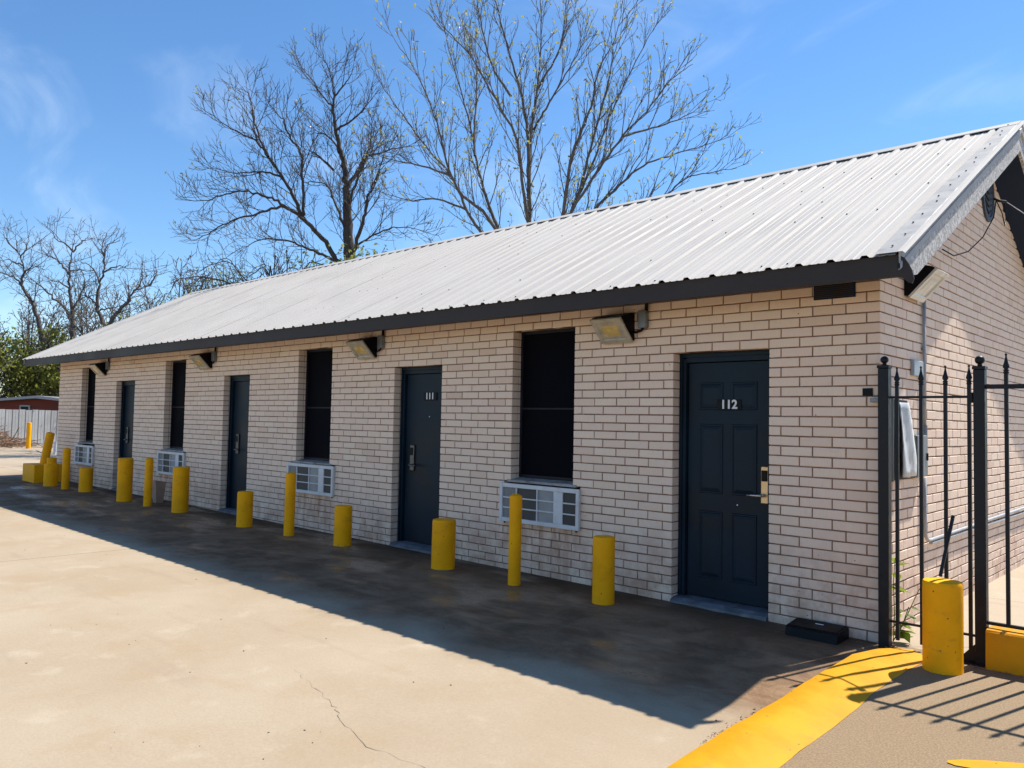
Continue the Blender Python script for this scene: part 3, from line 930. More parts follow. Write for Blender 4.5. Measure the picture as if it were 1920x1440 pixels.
# gable vent: oval frame with chevron louvres
gv = MB()
nv = 40
cy, cz, ry, rz = 3.2, 3.99, .235, .285
rings = []
for (k, xo) in ((1.0, .002), (1.0, .022), (.84, .024), (.80, .012)):
    rings += [(xo, cy + ry * k * math.cos(2 * math.pi * i / nv), cz + rz * k * math.sin(2 * math.pi * i / nv)) for i in range(nv)]
gv.add(rings, [(r_ * nv + i, r_ * nv + (i + 1) % nv, (r_ + 1) * nv + (i + 1) % nv, (r_ + 1) * nv + i) for r_ in range(3) for i in range(nv)] + [tuple(3 * nv + i for i in range(nv))])
gvo = gv.build('gable_vent', simple('navy_vent_frame', (.045, .055, .075), .6), motel)
for k in range(7):
    z0 = cz - rz * .72 + k * .068
    hw = ry * .78 * math.sqrt(max(0.02, 1 - ((z0 + .02 - cz) / rz / .86) ** 2))
    m = MB()
    for s in (-1, 1):
        m.add([(.013, cy, z0), (.013, cy + s * hw, z0 + .05), (.013, cy + s * hw, z0 + .066), (.013, cy, z0 + .016), (.026, cy, z0), (.026, cy + s * hw, z0 + .05), (.026, cy + s * hw, z0 + .066), (.026, cy, z0 + .016)],
              [(4, 5, 6, 7), (0, 1, 5, 4), (1, 2, 6, 5), (2, 3, 7, 6)])
    m.build('louvre', M['fascia'], gvo)

# ------------------------------------------------------------------ air conditioners set through the wall
def make_ac(x0, x1, z0, z1):
    w, h = x1 - x0, z1 - z0
    root = empty('air_conditioner', (x0, 0, z0))
    YF = -.042
    MB().box(.012, w - .012, YF + .02, .10, .012, h - .012, .003).build('housing', M['white'], root)
    fr = MB()
    b = .042
    fr.box(0, b, YF - .006, YF + .0195, 0, h, .003).box(w - b * .85, w, YF - .006, YF + .0195, 0, h, .003)
    fr.box(b + .001, w - b * .85 - .001, YF - .005, YF + .019, h - b, h, .003).box(b + .001, w - b * .85 - .001, YF - .005, YF + .019, 0, b, .003)
    fr.build('face_frame', M['white'], root)
    iw0, iw1 = b, w - b * .85
    # widths of the four bays, left to right, and the flat strip before the last
    edges = [iw0, iw0 + .20 * (iw1 - iw0), iw0 + .49 * (iw1 - iw0), iw0 + .715 * (iw1 - iw0), iw0 + .825 * (iw1 - iw0), iw1]
    for (k0, k1, mat) in ((0, 1, 'coil_mid'), (1, 2, 'coil_dark'), (2, 3, 'coil_light'), (4, 5, 'coil_dark')):
        MB().box(edges[k0] + .001, edges[k1] - .001, YF + .013, YF + .0185, b + .001, h - b - .001).build('coil_panel', M[mat], root)
    MB().box(edges[3] - .004, edges[4] + .004, YF - .001, YF + .0188, b + .0005, h - b - .0005, .002).build('blank_strip', M['white'], root)
    for k in (1, 2):
        MB().box(edges[k] - .006, edges[k] + .006, YF - .002, YF + .012, b + .0005, h - b - .0005).build('vertical_bar', M['white'], root)
    for fz in (1 / 3, 2 / 3):
        zc = b + (h - 2 * b) * fz
        for (a, c_) in ((edges[0], edges[1]), (edges[1], edges[2]), (edges[2], edges[3]), (edges[4], edges[5])):
            MB().box(a + .0065, c_ - .0065, YF - .001, YF + .011, zc - .006, zc + .006).build('horizontal_bar', M['white'], root)
    for bx in (.05, w - .05):
        MB().lathe([(.008, 0), (.008, .018), (.004, .022)], 8).build('bolt', M['black'], root, loc=(bx, YF + .03, -.020))
    return root
acl = ['white air conditioner grille under the window nearest door 112',
       'white air conditioner grille left of door 111, behind a thin yellow post',
       'white air conditioner grille with a bollard in front of its right end',
       'smallest-looking white air conditioner grille, under the window farthest left']
for (x0, x1), dz, lb in zip(((-3.80, -2.75), (-7.915, -6.81), (-12.12, -11.10), (-16.13, -15.14)), (.517, .525, .525, .50), acl):
    tag(make_ac(x0, x1, dz, dz + .395), lb, 'air conditioner', 'air conditioners under the windows')

# ------------------------------------------------------------------ wall-pack lights
def make_light(front=True):
    root = empty('wall_light')
    W = .33
    prof = [(0, 0), (0, .245), (-.05, .252), (-.205, .208), (-.225, .190), (-.035, -.006)]
    hs = MB().prism(prof, 0, W, 'x')
    hs.build('housing', M['black'], root)
    # the slanting glass: from the outer top edge down to the wall
    a, b_ = Vector((0, -.228, .188)), Vector((0, -.037, -.008))
    d = (b_ - a); L = d.length; d.normalize(); n = Vector((0, d.z, -d.y)); n = n if n.y < 0 else -n
    def pt(x, s, o): q = a + d * s + n * o; return (x, q.y, q.z)
    def ring(i, o): return [pt(i, i, o), pt(W - i, i, o), pt(W - i, L - i, o), pt(i, L - i, o)]
    rim = MB()
    rim.add(ring(-.006, -.004) + ring(-.006, .014) + ring(.034, .016) + ring(.044, .006), [(r_ * 4 + k, r_ * 4 + (k + 1) % 4, r_ * 4 + 4 + (k + 1) % 4, r_ * 4 + 4 + k) for r_ in range(3) for k in range(4)])
    rim.build('lens_rim', M['lensrim'] if front else M['frost'], root)
    MB().add(ring(.043, .005) + ring(.075, .007), [(0, 1, 5, 4), (1, 2, 6, 5), (2, 3, 7, 6), (3, 0, 4, 7)]).build('reflector', M['lensrim'] if front else M['frost'], root)
    MB().add(ring(.0752, .008) + ring(.09, .011), [(0, 1, 5, 4), (1, 2, 6, 5), (2, 3, 7, 6), (3, 0, 4, 7), (4, 5, 6, 7)]).build('lens', M['lens'] if front else M['frost'], root)
    return root
def junction(root, side=1):
    MB().box(.40, .485, -.06, -.002, .105, .262, .004).build('junction_box', M['galv'], root)
    m = MB()
    m.tube([(.475, -.03, .262), (.475, -.03, .44)], .016, 8)
    m.tube([(.332, -.03, .075), (.37, -.03, .07), (.425, -.032, .083), (.445, -.032, .106)], .011, 8)
    m.build('conduit', M['black'], root, smooth=True)
L0 = make_light(True); junction(L0)
L0.location = (-2.492, 0, 2.315)
tag(L0, 'black wall light with amber lens between door 112 and the nearest window', 'wall light', 'lights along the front wall')
for x, lb in ((-5.995 - .332, 'black wall light with amber lens above and left of door 111'), (-10.295 - .332, 'black wall light above the wall between the second and third doors from the far end'), (-14.68 - .332, 'black wall light farthest left, at the top corner of the last window')):
    c = copy_tree(L0); c.location = (x, 0, 2.315)
    tag(c, lb, 'wall light', 'lights along the front wall')
LS = make_light(False)
LS.location = (0, .545, 2.60); LS.rotation_euler = (0, 0, math.pi / 2)
tag(LS, 'black wall light with frosted glass high on the side wall', 'wall light')

# ------------------------------------------------------------------ fittings on the side wall
cd = empty('wall_conduit', (.02, .985, 0), 0, 'thin grey conduit down the side wall then along it', 'conduit')
m = MB()
m.tube([(0, 0, 2.62), (0, 0, 1.5)], .014, 10)
m.tube([(0, 0, 1.16), (0, 0, .74), (0, .02, .675), (0, .07, .645), (0, .14, .638), (0, 2.6, .66), (0, 5.4, .68)], .014, 10)
m.build('pipe', M['pipe'], cd, smooth=True)
MB().box(-.018, .012, .16, 5.4, .602, .618, .002).build('ledge', M['pipe'], cd)
for z in (2.2, 1.75, .9):
    MB().box(-.018, .004, -.03, .03, z, z + .02, .002).build('strap', M['galv'], cd)
MB().tube([(0, 0, 1.50), (0, 0, 1.585)], .021, 10).build('coupling', M['galv'], cd)
eb = empty('electrical_box', (.0, .80, 1.17), 0, 'grey electrical box on the side wall behind the gate', 'electrical box')
MB().box(.003, .050, -.14, .13, 0, .335, .006).build('cabinet', M['galv'], eb)
MB().box(.0505, .060, -.136, .126, .006, .329, .003).build('cover', M['galv'], eb)
MB().box(.0605, .07, .09, .112, .13, .19, .003).build('latch', M['black'], eb)
sh = MB()
nx, nz = 6, 12
rs = random.Random(5)
v = []
for j in range(nz + 1):
    for i in range(nx + 1):
        s_ = j / nz
        y = .235 + .33 * (i / nx) * (1 - .36 * s_) + .014 * s_
        xx = .066 + .016 * (1 - s_) + .010 * math.sin(3.2 * i / nx * 2 + 4 * s_) + rs.uniform(-.003, .003)
        v.append((xx, y, 1.19 + .56 * s_))
f = [(j * (nx + 1) + i, j * (nx + 1) + i + 1, (j + 1) * (nx + 1) + i + 1, (j + 1) * (nx + 1) + i) for j in range(nz) for i in range(nx)]
mb = MB().add(v, f)
so = mb.build('metal_flap', M['sheetgrey'], smooth=True)
so.modifiers.new('thickness', 'SOLIDIFY').thickness = .006
tag(so, 'bent pale metal flap leaning off the side wall behind the first gate bars', 'metal sheet')
mc = empty('meter_cabinet', (.0, .30, 1.17), 0, 'narrow dark open cabinet behind the bent metal flap', 'cabinet')
MB().box(.002, .048, -.16, .16, 0, .60, .004).build('cabinet_body', M['black'], mc)
MB().box(.002, .05, -.176, -.166, -.01, .61, .002).build('side_flange', M['galv'], mc)
pl = MB().box(.002, .03, -.12, .12, -.062, .062, .004).build('cover_plate', M['bluegrey'], loc=(0, .81, 2.04))
tag(pl, 'small blue-grey cover plate beside the conduit on the side wall', 'cover plate')
sq = MB().box(-.036, .036, -.012, -.001, -.028, .028, .002).build('small_plaque', M['plate'], loc=(-.088, 0, 1.819))
tag(sq, 'small black square plaque on the brick by the gate post', 'plaque')
wi = MB()
wi.tube([(.325, 1.95, 3.62), (.36, 1.98, 3.60), (.40, 2.05, 3.60)], .012, 8)
wi.tube([(.02, 1.52, 3.13), (.06, 1.72, 3.10), (.12, 1.95, 3.17), (.2, 2.12, 3.32), (.28, 2.16, 3.5), (.33, 2.02, 3.62)], .0055, 6)
wi.tube([(.33, 2.02, 3.62), (.355, 2.12, 3.52), (.36, 2.2, 3.42), (.35, 2.3, 3.50), (.38, 2.1, 3.61)], .0045, 6)
wo = wi.build('service_cable', M['black'], smooth=True)
tag(wo, 'thin black cable looping down the gable from the roof edge', 'cable')
w2 = MB()
pts = [(.40 + 6.6 * k / 20, 2.05 + 3.95 * k / 20, 3.6 + .3 * (k / 20) - 6.6 * (k / 20) * (1 - k / 20)) for k in range(21)]
w2.tube(pts, .0035, 6)
w2o = w2.build('overhead_wire', M['pipe'], smooth=True)
tag(w2o, 'pale overhead wire sagging away from the gable end', 'wire')
# pole that carries the wire, out of frame to the right
po = empty('utility_pole', (7.0, 6.0, 0), 0, 'wooden utility pole beyond the gable end carrying the wire', 'pole')
MB().lathe([(.12, -.1), (.11, 2), (.09, 5.2)], 12).build('pole_shaft', M['bark_grey'], po)

# ------------------------------------------------------------------ bollards
def bollard_mesh(r, h, thin, seed):
    rr = random.Random(seed)
    n = 28
    zs = [-.03, .004, .03, h * .25, h * .5, h * .75, h - .03, h - .012, h - .003, h]
    k_ = [1.02, 1.015, 1.0, 1.0, 1.0, 1.0, 1.0, .985, .95, .86]
    dome = .012 if thin else .004
    v, f = [], []
    ph, am = rr.uniform(0, 6), rr.uniform(.002, .006)
    for z, k in zip(zs, k_):
        for i in range(n):
            a = 2 * math.pi * i / n
            q = r * k * (1 + am * math.sin(2 * a + ph) + rr.uniform(-.003, .003))
            v.append((q * math.cos(a), q * math.sin(a), z + (rr.uniform(-.003, .003) if 0 < z < .05 else 0)))
    m = len(zs)
    for i in range(m - 1):
        for j in range(n):
            f.append((i * n + j, i * n + (j + 1) % n, (i + 1) * n + (j + 1) % n, (i + 1) * n + j))
    base = len(v)
    for j in range(n):
        a = 2 * math.pi * j / n
        v.append((r * .5 * math.cos(a), r * .5 * math.sin(a), h + dome))
    v.append((0, 0, h + dome * 1.2))
    for j in range(n):
        f.append(((m - 1) * n + j, (m - 1) * n + (j + 1) % n, base + (j + 1) % n, base + j))
        f.append((base + j, base + (j + 1) % n, base + n))
    f.append(tuple(range(n))[::-1])
    return MB().add(v, f)
def bollard(name, x, y, r, h, label, tilt=(0, 0), z=None, group='yellow bollards along the wall'):
    o = bollard_mesh(r, h, r < .075, int(abs(x) * 100)).build(name, M['yellow'])
    auto_smooth(o, 40)
    o.location = (x, y, gz(x) if z is None else z)
    o.rotation_euler = (tilt[0], tilt[1], 0)
    tag(o, label, 'bollard', group)
    return o
big = bollard('bollard', .521, -.43, .117, .565, 'fat yellow bollard in front of the iron gate', z=.02)
bollard('bollard', -2.12, -.485, .096, .565, 'chipped yellow bollard nearest to the left of door 112')
bollard('bollard_post', -3.13, -.52, .060, .835, 'tall thin yellow post in front of the nearest air conditioner', (.0, .004))
bollard('bollard', -4.17, -.48, .122, .50, 'wide yellow bollard in front of the right side of door 111', (.0, .012))
bollard('bollard', -6.01, -.43, .105, .47, 'cracked yellow bollard under the wall light left of door 111', (0, .01))
bollard('bollard_post', -7.06, -.51, .066, .79, 'tall thin yellow post in front of the second air conditioner', (0, .012))
bollard('bollard', -8.13, -.54, .105, .475, 'short yellow bollard just right of the second dark doorway from door 112', (0, .01))
bollard('bollard', -10.13, -.52, .120, .69, 'tall fat yellow bollard in front of the third air conditioner')
bollard('bollard_post', -11.16, -.585, .062, .765, 'thin yellow post beside the tan bin', (0, .02))
bollard('bollard', -12.13, -.57, .122, .725, 'tall fat yellow bollard in front of the farthest doorway')
bollard('bollard', -14.03, -.53, .118, .445, 'short yellow bollard under the farthest air conditioner', (0, .012))
bollard('bollard_post', -14.74, -.65, .068, .775, 'thin leaning yellow post left of the farthest air conditioner', (.01, .045))
sb = empty('bollard', (-15.555, -.65, gz(-15.5)), 0, 'stepped yellow bollard with a narrower cap by the concrete block', 'bollard', 'yellow bollards along the wall')
auto_smooth(bollard_mesh(.130, .44, False, 77).build('bollard_body', M['yellow'], sb), 40)
auto_smooth(bollard_mesh(.088, .12, False, 78).build('bollard_cap', M['yellow'], sb, loc=(0, 0, .438)), 40)
bk = empty('concrete_block', (-16.62, -.45, gz(-16.5)), .0, 'yellow concrete block at the far corner with a leaning post', 'concrete block')
MB().box(-.52, .22, -.26, .30, -.02, .365, .012).build('block', M['yellow'], bk)
bp = bollard_mesh(.083, .70, True, 90).build('leaning_post', M['yellow'], bk, loc=(-.06, .0, .33), rot=(-.11, .13, 0))
auto_smooth(bp, 40)
bollard('bollard_post', -31.48, 3.5, .08, .96, 'lone sunlit yellow post out on the far lot', group=None)

# ------------------------------------------------------------------ small things by the wall
bb = empty('bait_box', (-.40, -.165, gz(-.4)), .02, 'low black plastic box on the ground against the wall by the gate', 'box')
MB().prism([(-.125, .0), (-.11, .060), (-.09, .072), (.10, .088), (.12, .075), (.125, .0)], -.19, .19, 'x').build('box_body', M['black'], bb)
MB().prism([(-.104, .0635), (-.088, .0755), (.098, .0915), (.112, .080)], -.175, .175, 'x').build('lid', M['black'], bb)
MB().box(-.02, .04, .02, .032, .0865, .0895).build('paper_label', M['digit'], bb)
tb = empty('small_bin', (-11.56, -.24, gz(-11.5)), 0, 'small tan tapered bin behind the thin yellow post', 'bin')
b1 = MB()
def ringb(w, d, z): return [(-w, -d, z), (w, -d, z), (w, d, z), (-w, d, z)]
b1.add(ringb(.065, .06, 0) + ringb(.09, .085, .33) + ringb(.096, .091, .33) + ringb(.096, .091, .352) + ringb(.085, .08, .352) + ringb(.06, .055, .03),
       [(0, 3, 2, 1)] + [(r_ * 4 + k, r_ * 4 + (k + 1) % 4, r_ * 4 + 4 + (k + 1) % 4, r_ * 4 + 4 + k) for r_ in range(5) for k in range(4)] + [(20, 21, 22, 23)])
b1.build('bin_body', M['tan'], tb)

# ------------------------------------------------------------------ iron gate and fence
YG = -.07
FIN = [(.0105, 0), (.017, .004), (.017, .012), (.0125, .016), (.017, .020), (.017, .026), (.011, .031), (.019, .044), (.020, .050), (.013, .072), (.007, .100), (.0045, .118), (.0075, .124), (.0075, .131), (.0035, .136)]
fin_mesh = MB().lathe(FIN, 12).mesh('finial', M['iron'], True)
bar_cache = {}
def picket(root, x, y, z0, z1, r=.0115):
    m = MB().box(-r, r, -r, r, 0, z1 - z0, .002)
    o = m.build('bar', M['iron'], root, loc=(x, y, z0))
    f_ = bpy.data.objects.new('finial', fin_mesh); f_.location = (0, 0, z1 - z0 - .002)
    link(f_, o)
def post(root, x, y, z0, z1, hw, ball):
    p = MB().box(-hw, hw, -hw, hw, 0, z1 - z0, .004).build('post', M['iron'], root, loc=(x, y, z0))
    MB().box(-hw - .005, hw + .005, -hw - .005, hw + .005, 0, .022, .003).build('post_cap', M['iron'], p, loc=(0, 0, z1 - z0 + .0005))
    pr = [(.012, 0), (.016, .008), (.012, .016)] + [(ball * math.sin(a), .012 + ball - ball * math.cos(a)) for a in [math.pi * k / 12 for k in range(3, 12)]] + [(.001, .012 + 2 * ball)]
    b_ = MB().lathe(pr, 18).build('ball_finial', M['iron'], p, smooth=True, loc=(0, 0, z1 - z0 + .022))
gate = empty('iron_gate', (0, 0, 0), 0, 'narrow black iron gate with spear-topped bars at the building corner', 'gate')
post(gate, .052, YG, -.01, 1.985, .036, .028)
for x in (.137, .296, .451):
    picket(gate, x, YG, .065, 1.86)
picket(gate, .597, YG, .060, 1.86)
for z0, z1 in ((1.768, 1.785), (.182, .198)):
    MB().box(.089, .628, YG - .0075, YG + .0075, z0, z1, .002).build('rail', M['iron'], gate)
MB().box(-.055, .014, YG + .012, YG + .062, 1.742, 1.772, .002).build('wall_bracket', M['galv'], gate)
MB().lathe([(.012, 0), (.012, .07)], 10).build('hinge', M['iron'], gate, loc=(.618, YG - .018, 1.735))
st_ = MB().box(-.010, .010, -.010, .010, 0, .42, .002).build('brace_bar', M['iron'], gate, loc=(.455, YG - .16, .575), rot=(-.27, .13, 0))
fe = empty('iron_fence', (0, 0, 0), 0, 'black iron fence on the low yellow wall, right of the gate', 'fence')
post(fe, .672, YG - .045, -.0, 1.955, .034, .030)
MB().prism([(-.034, 0), (-.034, .13), (-.15, .0)], -.006, .006, 'y').build('gusset', M['iron'], fe, loc=(.672, YG - .045, .022))
MB().box(.50, .82, -.035, .035, 0, .01, .002).build('base_plate', M['iron'], fe, loc=(0, YG - .075, .0205))
for k in range(14):
    picket(fe, .824 + k * .135, YG - .045, .292, 1.925)
for z0, z1 in ((1.826, 1.856), (.288, .308)):
    MB().box(.707, 2.70, YG - .058, YG - .032, z0, z1, .002).build('rail', M['iron'], fe)
post(fe, 2.735, YG - .045, .0, 1.955, .034, .030)
yw = MB()
nn = 24
v = []
rs = random.Random(14)
for i in range(nn + 1):
    x = .712 + (3.4 - .712) * i / nn
    v += [(x, -.205 + rs.uniform(-.003, .003), .0), (x, -.20 + rs.uniform(-.002, .002), .255), (x, -.188, .268 + rs.uniform(-.003, .003)), (x, -.02, .270), (x, -.01, 0)]
yw.add(v, [(i * 5 + k, i * 5 + k + 1, i * 5 + 6 + k, i * 5 + 5 + k) for i in range(nn) for k in range(4)] + [(0, 1, 2, 3, 4), tuple(nn * 5 + k for k in (4, 3, 2, 1, 0))])
ywo = yw.build('low_wall', M['yellowwall'])
tag(ywo, 'low orange-yellow painted wall under the iron fence', 'wall')

# ------------------------------------------------------------------ weed and litter
wd = empty('weed', (.055, .09, .012), 0, 'leafy green weed growing behind the gate post', 'plant')
stm = MB()
stems = [[(0, 0, 0), (.01, .0, .2), (.0, .01, .42), (.015, .0, .60)], [(0, 0, 0), (.06, .01, .12), (.10, .02, .26)], [(0, 0, 0), (.08, .03, .18), (.16, .04, .38), (.21, .05, .47)]]
for s_ in stems: stm.tube(s_, [.004, .0035, .003, .002][:len(s_)], 5)
stm.build('stem', M['leaf_weed'], wd)
lm = MB().add([(0, 0, 0), (.022, .02, .004), (.03, .05, .002), (.0, .1, -.012), (-.03, .05, .002), (-.022, .02, .004), (0, .05, -.006)],
              [(0, 1, 6), (1, 2, 6), (2, 3, 6), (3, 4, 6), (4, 5, 6), (5, 0, 6)]).mesh('leaf', M['leaf_weed'])
rs = random.Random(9)
for k in range(26):
    s_ = stems[0] if k < 17 else stems[1 if k < 22 else 2]
    q = rs.random() * .9 + .1
    i = min(len(s_) - 2, int(q * (len(s_) - 1))); a = Vector(s_[i]).lerp(Vector(s_[i + 1]), q * (len(s_) - 1) - i)
    o = bpy.data.objects.new('leaf', lm); o.location = a
    o.rotation_euler = (rs.uniform(-.6, .5), rs.uniform(-.5, .5), rs.uniform(-2.6, .4)); sc_ = rs.uniform(.75, 1.4) * (.5 if k >= 22 else 1); o.scale = (sc_, sc_, sc_)
    link(o, wd)
lt = MB()
rs = random.Random(17)
for k in range(170):
    if k < 70: x, y, z0 = .045 + rs.gauss(0, .02) - .01, rs.uniform(-2.6, -1.9), gz(0) + .004
    elif k < 120: x, y, z0 = rs.uniform(.06, .2), rs.gauss(-.02, .05), .016
    else: x, y, z0 = rs.uniform(.6, 1.4), -.215 - abs(rs.gauss(0, .02)), .024
    if k < 70: x -= .02
    a = rs.uniform(0, 6.3); l = rs.uniform(.004, .016); w = rs.uniform(.002, .006)
    ca, sa = math.cos(a), math.sin(a)
    z1 = z0 + rs.uniform(.001, .008)
    lt.add([(x - ca * l, y - sa * l, z0), (x + sa * w, y - ca * w, z1), (x + ca * l, y + sa * l, z0), (x - sa * w, y + ca * w, z1 + .002)], [(0, 1, 2, 3)])
tag(lt.build('leaf_litter', M['brush']), 'bits of dry leaf litter along the kerb and low wall', 'litter', kind='stuff')

sp2 = MB()
rs = random.Random(23)
for k in range(120):
    x, y = rs.uniform(-9, .0), rs.uniform(-5.2, -.15)
    if k % 3 == 0: y = rs.uniform(-.4, -.03)
    r_ = rs.uniform(.003, .010); a0 = rs.uniform(0, 6)
    n = 5
    pts = [(x + r_ * rs.uniform(.6, 1.2) * math.cos(a0 + 6.283 * i / n), y + r_ * rs.uniform(.5, 1.1) * math.sin(a0 + 6.283 * i / n), gz(x) + .001) for i in range(n)]
    sp2.add(pts + [(x, y, gz(x) + r_ * .7)], [(i, (i + 1) % n, n) for i in range(n)])
tag(sp2.build('scattered_grit', M['joint']), 'small dark bits of grit scattered over the concrete lot', 'grit', kind='stuff')

# ------------------------------------------------------------------ trees
class Tubes:
    def __init__(s): s.v, s.q, s.n = [], [], 0
    def add(s, pts, rad, k=4):
        pts = np.asarray(pts, float); m = len(pts)
        t = np.gradient(pts, axis=0); t /= np.linalg.norm(t, axis=1)[:, None] + 1e-9
        ref = np.array([.31, .52, .79]) if abs(t[0] @ np.array([.31, .52, .79])) < .9 else np.array([1., 0, 0])
        a = np.cross(t, ref); a /= np.linalg.norm(a, axis=1)[:, None] + 1e-9
        b = np.cross(t, a)
        ang = np.arange(k) * 2 * np.pi / k
        ring = pts[:, None, :] + (a[:, None, :] * np.cos(ang)[None, :, None] + b[:, None, :] * np.sin(ang)[None, :, None]) * np.asarray(rad)[:, None, None]
        i = np.arange(m - 1)[:, None] * k; j = np.arange(k)[None, :]
        q = np.stack([i + j, i + (j + 1) % k, i + k + (j + 1) % k, i + k + j], -1).reshape(-1, 4) + s.n
        s.v.append(ring.reshape(-1, 3)); s.q.append(q); s.n += m * k
    def build(s, name, mat, parent):
        o = bpy.data.objects.new(name, raw_mesh(name, np.concatenate(s.v), np.concatenate(s.q), None, mat, True))
        return link(o, parent)

def smooth_line(p, per=5):
    p = np.asarray(p, float)
    e = np.vstack([2 * p[0] - p[1], p, 2 * p[-1] - p[-2]])
    out = []
    for i in range(1, len(e) - 2):
        for k in range(per):
            t = k / per
            out.append(.5 * ((2 * e[i]) + (e[i + 1] - e[i - 1]) * t + (2 * e[i - 1] - 5 * e[i] + 4 * e[i + 1] - e[i + 2]) * t * t + (-e[i - 1] + 3 * e[i] - 3 * e[i + 1] + e[i + 2]) * t ** 3))
    out.append(p[-1])
    return np.array(out)

def leaf_quads(cent, size, rng, aspect=.55):
    n = len(cent)
    d = rng.normal(size=(n, 3)); d /= np.linalg.norm(d, axis=1)[:, None]
    e = np.cross(d, rng.normal(size=(n, 3))); e /= np.linalg.norm(e, axis=1)[:, None]
    s_ = (size * rng.uniform(.6, 1.3, n))[:, None]
    a, b = d * s_, e * s_ * aspect
    v = np.stack([cent - a, cent + b, cent + a, cent - b], 1).reshape(-1, 3)
    return v, np.arange(4 * n).reshape(-1, 4)

def bare_tree(name, label, loc, limbs, seed, mat, sp=(.34, .22, .20), ln=(1.5, .75, .36), ang=(38, 42, 40), up=.25, tip=.006, buds=None, group=None, depth=3, start=.22, wig=.05, droop=0.0, far=1.0, tk=.78, wob=.11):
    rng = np.random.RandomState(seed)
    root = empty(name, (loc[0], loc[1], gz(loc[0])), math.radians(42.97), label, 'tree', group)
    if far != 1.0:      # the whole tree, size and distance, pushed back
        root.location = (CAM.x + (loc[0] - CAM.x) * far, CAM.y + (loc[1] - CAM.y) * far, CAM.z * (1 - far)); root.scale = (far,) * 3
    trunk, crown = Tubes(), Tubes()
    tips = []
    def grow(p, r, lv, frac0):
        seg = np.linalg.norm(np.diff(p, axis=0), axis=1); L = np.concatenate([[0], np.cumsum(seg)]); tot = L[-1]
        if lv >= depth: tips.append(p[-1]); return
        s_ = tot * frac0 + rng.uniform(0, sp[lv])
        side = rng.uniform(0, 6.28)
        while s_ < tot * .985:
            i = min(len(seg) - 1, max(0, np.searchsorted(L, s_) - 1)); f = (s_ - L[i]) / (seg[i] + 1e-9)
            q = p[i] + (p[i + 1] - p[i]) * f
            t = (p[i + 1] - p[i]) / (seg[i] + 1e-9)
            side += 2.4 + rng.uniform(-.6, .6)
            a = np.cross(t, [.3, .9, .2]); a /= np.linalg.norm(a) + 1e-9; b = np.cross(t, a)
            n_ = a * math.cos(side) + b * math.sin(side)
            th = math.radians(ang[lv] + rng.uniform(-14, 14))
            d = t * math.cos(th) + n_ * math.sin(th); d[2] += up * rng.uniform(.3, 1); d /= np.linalg.norm(d)
            length = ln[lv] * rng.uniform(.45, 1.2) * (1.15 - .68 * s_ / tot)
            k = (5, 4, 3)[lv]
            pts = [q]
            dd = d.copy()
            for _ in range(k):
                dd = dd + rng.normal(size=3) * (wob, wob * 1.1, wob)[lv] + np.array([0, 0, (up * .35 - droop)]) ; dd /= np.linalg.norm(dd)
                pts.append(pts[-1] + dd * length / k)
            pts = np.array(pts)
            rl = r[min(len(r) - 1, i)] * .55
            r0 = max(tip * 1.1, min(rl, (.017, .0105, .0075)[lv] * ln[0] / 1.5))
            rr = np.linspace(r0, tip * (1.0, .85, .7)[lv], k + 1)
            crown.add(pts, rr, (4, 3, 3)[lv])
            grow(pts, rr, lv + 1, .22)
            s_ += sp[lv] * rng.uniform(.6, 1.5)
    for rad, pl in limbs:
        p = smooth_line(pl, 5)
        p[1:-1] += rng.normal(size=(len(p) - 2, 3)) * wig * .5
        tt = np.linspace(0, 1, len(p)); r = (rad * .42 * (1 - tt) ** 1.2 if rad < .2 else rad * tk * (1 - tt) ** 1.7) + tip * 1.2
        trunk.add(p, r, 8 if rad > .1 else 6)
        grow(p, r, 0, start)
    trunk.build('trunk', mat, root)
    crown.build('branches', mat, root)
    if buds:
        tp = np.array(tips)
        sel = tp[rng.rand(len(tp)) < buds[1]]
        pos = np.repeat(sel, buds[2], axis=0) + rng.normal(size=(len(sel) * buds[2], 3)) * buds[4]
        v, q = leaf_quads(pos, buds[3], rng)
        tag(link(bpy.data.objects.new('buds', raw_mesh('buds', v, q, None, buds[0])), root), kind='stuff')
    return root

